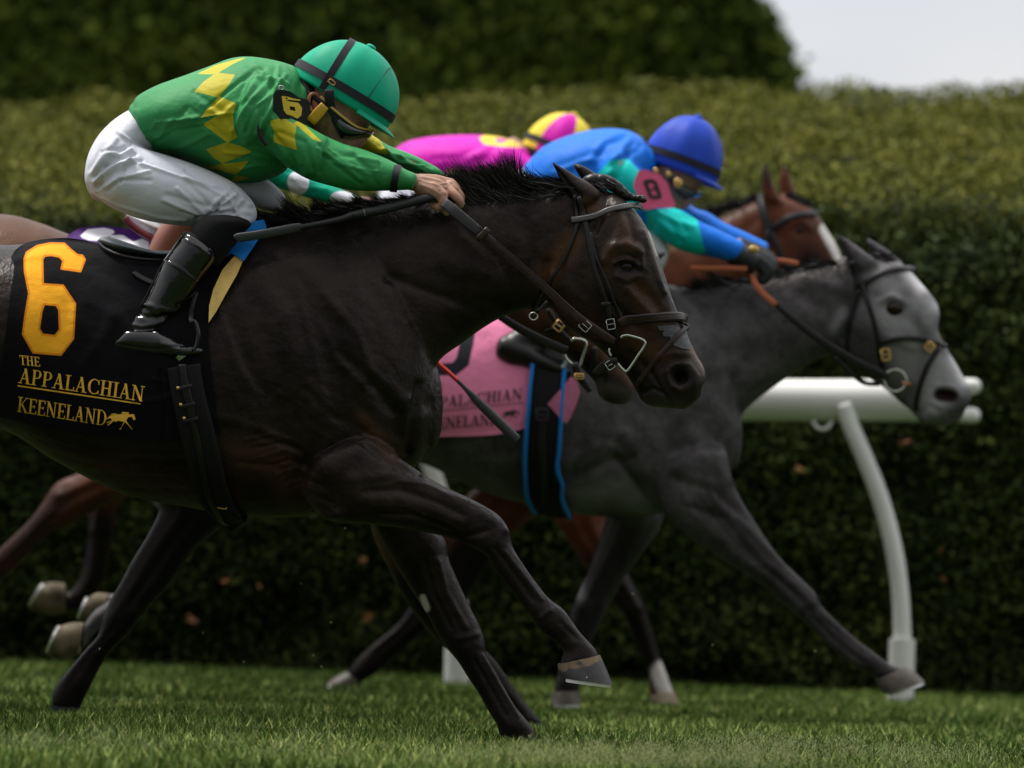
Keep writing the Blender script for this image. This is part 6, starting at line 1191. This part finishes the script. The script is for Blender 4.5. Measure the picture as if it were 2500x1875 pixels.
bD = bridle(HD, 'dark leather bridle on the red bay horse with the white blaze', 'g', [('crownpiece', [(370, 190), (395, 300), (425, 400)], 20, M['rubber'], None), ('browband', [(440, 375), (520, 325), (600, 300), (690, 295)], 15, LM, None), ('cheekpiece', [(425, 390), (470, 480), (520, 600)], 14, LM, None), ('throatlatch', [(410, 390), (400, 480), (405, 600)], 11, LM, None)], (1950, 560))
bB = bridle(HBo, 'leather bridle with D-shaped bit just behind the nearest horse muzzle', 'd', [('cheekpiece', [(600, 900), (650, 980), (700, 1060), (745, 1100)], 12, LM, -.12), ('noseband', [(590, 1040), (680, 1020), (800, 1000)], 14, LM, None), ('rein', [(280, 930), (400, 1010), (550, 1090), (720, 1165)], [18, 20, 22, 22], LM, [-.15, -.15, -.14, -.12]), ('curb_strap', [(770, 1240), (800, 1320), (850, 1390), (870, 1420)], [18, 20, 16, 12], LM, -.1), ('flash_strap', [(890, 1140), (900, 1220), (890, 1300)], 14, LM, None)], (1380, 830))
bt = part('bit_ring', ptube([(*p, -.105) for p in T('d', [(750, 1108), (775, 1090), (845, 1112), (825, 1200), (803, 1262), (760, 1250), (722, 1215), (712, 1190)])], .0036, dB, m=10, sub=4), M['steel'], bB)
buckle(*T('d', [(675, 1010)])[0], .022, .024, 35, dB - .13, M['brass'], bB, .0022); buckle(*T('d', [(800, 1325)])[0], .022, .012, 0, dB - .12, M['brass'], bB, .0022)

# saddle cloths and saddles
def saddlecloth(H, quad, label, mt, polys, loc, nu=90, nv=80, an='num', off=.012):
    G, D = drape(quad, H.bv, H.d, nu, nv, off=off, blur=8); me = gridmesh('cloth', G, D, .005); Q = G.reshape(-1, 2); attr(me, an, sdf(np.vstack((Q, Q)), polys) if polys else np.full(2 * len(Q), -9.))
    t = thing('saddle_cloth', P(*loc, H.d), label, 'saddle cloth', 'racing saddle cloths'); link('cloth', me, mt, t, angle=60); bv = bvh(me)
    m2 = me.copy(); V = getv(m2); V[:, 1] = 2 * H.d - V[:, 1]; setv(m2, V); m2.flip_normals(); link('far_side', m2, mt, t); return t, bv
e8 = [T('m', [(250, -250), (560, -250), (680, -150), (665, 0), (625, 60), (665, 160), (655, 330), (598, 590), (470, 692), (220, 692), (120, 590), (150, 320), (220, 60), (160, 0), (170, -150)]), ('hole', T('m', [(300, 200), (500, 200), (500, 400), (475, 510), (432, 565), (270, 568), (280, 400)])), ('hole', T('m', [(320, -130), (500, -130), (500, 0), (330, 0)]))]
pkc = mat('pink_saddle_cloth', (.84, .24, .42), .75, .2, .06, 12, .35, 900, [('num', (.012, .014, .02), -.8, .8)], sheen=.1, bump2=.5, b2scale=12)
tC, tcb = saddlecloth(HC, ([(900, 702), (1100, 716), (1290, 716)], [(1290, 716), (1296, 850), (1292, 950), (1287, 1045)], [(905, 1078), (1060, 1067), (1200, 1062), (1287, 1045)], [(900, 702), (900, 880), (905, 1078)]),
                      'pink saddle cloth with black number and lettering on the grey horse', pkc, e8, (1150, 1000))
qs = [T('m', q) for q in text('THE', (215, 850), (335, 842), 80, 0) + text('APPALACHIAN', (110, 1040), (1140, 932), 112, 6) + [[(200, 1056), (1150, 962), (1150, 970), (200, 1064)]] + text('KEENELAND', (120, 1248), (905, 1188), 118, 0)]
em = [[(940 + (x - 830) * .75, 1046 + (y - 1422) * .72 - (x - 830) * .04) for x, y in q] for q in HORSE_LOGO]
part('lettering', decal(qs, tcb, dC, .003, cell=9), dkn, tC, smooth=False); part('horse_and_rider_emblem', decal([T('m', q) for q in em], tcb, dC, .003, cell=9), dkn, tC, smooth=False)
patch('folded_corner', T('m', [(1395, 982), (1440, 930), (1540, 820), (1640, 700), (1700, 760), (1728, 850), (1690, 980), (1640, 1100), (1590, 1178), (1545, 1150), (1470, 1060)]), lambda x, y: bd(HC.bv, x, y, dC, .035), pkc, tC, th=.004)
sC = thing('saddle', P(1330, 800, dC), 'racing saddle with wide black girth edged in bright blue', 'saddle', 'racing saddles')
part('seat', loft([(1080, 690, 1085, 712, .1), (1140, 688, 1150, 728, .14), (1240, 700, 1250, 732, .14), (1330, 702, 1340, 730, .12)], dC, 0, m=32, sub=5), slate, sC)
gc = T('j', [(262, -40), (250, 60), (238, 200), (234, 400), (250, 540), (290, 625)]); part('girth', ribbon(gc, [70, 74, 78, 80, 80, 76], HC.bv, dC, off=.02, th=.008), bpy.data.materials['girth_web'], sC)
bl2 = mat('blue_binding', (.005, .16, .52), .6, .3)
for pts in ([(190, -60), (172, 100), (160, 250), (155, 400), (168, 540), (205, 605)], [(330, -20), (322, 60), (312, 220), (305, 400), (318, 540), (360, 632)]): part('blue_edging', ribbon(T('j', pts), 10, HC.bv, dC, off=.026, th=.008), bl2, sC)
part('girth_strap', ribbon(T('j', [(232, 200), (228, 300), (236, 420), (250, 560)]), 17, HC.bv, dC, off=.034, th=.004), M['rubber'], sC)
buckle(*T('j', [(228, 208)])[0], .03, .03, 0, bd(HC.bv, *T('j', [(228, 208)])[0], dC, .05), M['rubber'], sC, .003)
part('stirrup', ptube([(*p, -.28) for p in T('m', [(1440, 330), (1540, 420), (1580, 560), (1540, 620)])], .005, dC, m=8), M['steel'], sC)
purp = mat('purple_saddle_cloth', (.055, .012, .12), .8, .2, .1, 15, .3, 700, [('num', (.72, .72, .76), -.6, .6)])
saddlecloth(HBo, ([(165, 574), (200, 556), (260, 552), (330, 562), (420, 580)], [(420, 580), (430, 720), (430, 900)], [(140, 930), (300, 925), (430, 900)], [(165, 574), (150, 720), (140, 930)]), 'purple saddle cloth with white number showing above the black cloth', purp,
            [T('b', [(535, 215), (590, 165), (700, 155), (785, 172), (740, 210), (690, 245), (600, 240)]), T('b', [(740, 205), (830, 205), (900, 250), (960, 228), (1005, 250), (1005, 320), (900, 330), (760, 240)])], (300, 600), 70, 60, off=.01)
sB = thing('saddle', P(380, 560, dB), 'white racing saddle with maroon edging behind the nearest rider leg', 'saddle', 'racing saddles')
part('seat', loft(TS('b', [(860, 60, 862, 82, .06), (900, 60, 930, 140, .1), (980, 80, 1020, 200, .14), (1080, 120, 1120, 240, .14), (1250, 150, 1260, 240, .12)]), dB, 0, m=32, sub=5), mat('white_leather', (.5, .5, .5), .5), sB)
part('edging', ptube([(*p, -.14) for p in T('b', [(845, 85), (880, 130), (960, 190), (1050, 232), (1120, 250)])], .009, dB, m=10), mat('maroon', (.14, .012, .015), .5), sB)
w2 = thing('whip', P(1160, 960, 14.6), 'whip with red grip and black flap hanging in front of the pink cloth', 'whip', 'riding whips')
part('grip', ptube([(*p, 0) for p in T('m', [(100, 380), (280, 560), (400, 665), (490, 750)])], [.006, .0055, .0055, .005], 14.6, m=14), mat('red_grip', (.6, .03, .02), .5), w2)
part('flap', ptube([(*p, 0) for p in T('m', [(485, 745), (560, 820), (640, 900), (720, 985), (900, 1160), (1060, 1315), (1100, 1345)])], [.005, .0055, .009, .0115, .0125, .0125, .010], 14.6, m=18, flat=.6), bpy.data.materials['grey_whip_foam'], w2)

# crumbs of turf thrown up by the hooves
crumb = mat('turf_crumb', (.20, .19, .11), .9)
for k, (px, py, dd) in enumerate([(808, 1520, 14.6), (765, 1600, 14.5), (785, 1628, 14.4), (595, 1616, 14.6), (495, 1545, 14.8), (735, 1425, 14.9), (842, 1290, 14.7), (243, 1585, 14.3), (1545, 1450, 15), (1740, 1575, 15.2), (1990, 1590, 15.4), (1080, 1660, 14.2)]):
    v, f = ellipsoid((0, 0, 0), (.003, .002, .0022), n=4, m=6); v = np.array(v) * (1 + rng.uniform(-.3, .3, (len(v), 1))); c = P(px, py, dd)
    o = link('turf_crumb', newmesh('turf_crumb', v, f), crumb); o.location = tuple(map(float, c)); o.rotation_euler = (k, k * 2, k * 3)
    tag(o, 'tiny crumb of turf flying up behind the galloping hooves', 'turf crumb', 'crumbs of turf in the air')
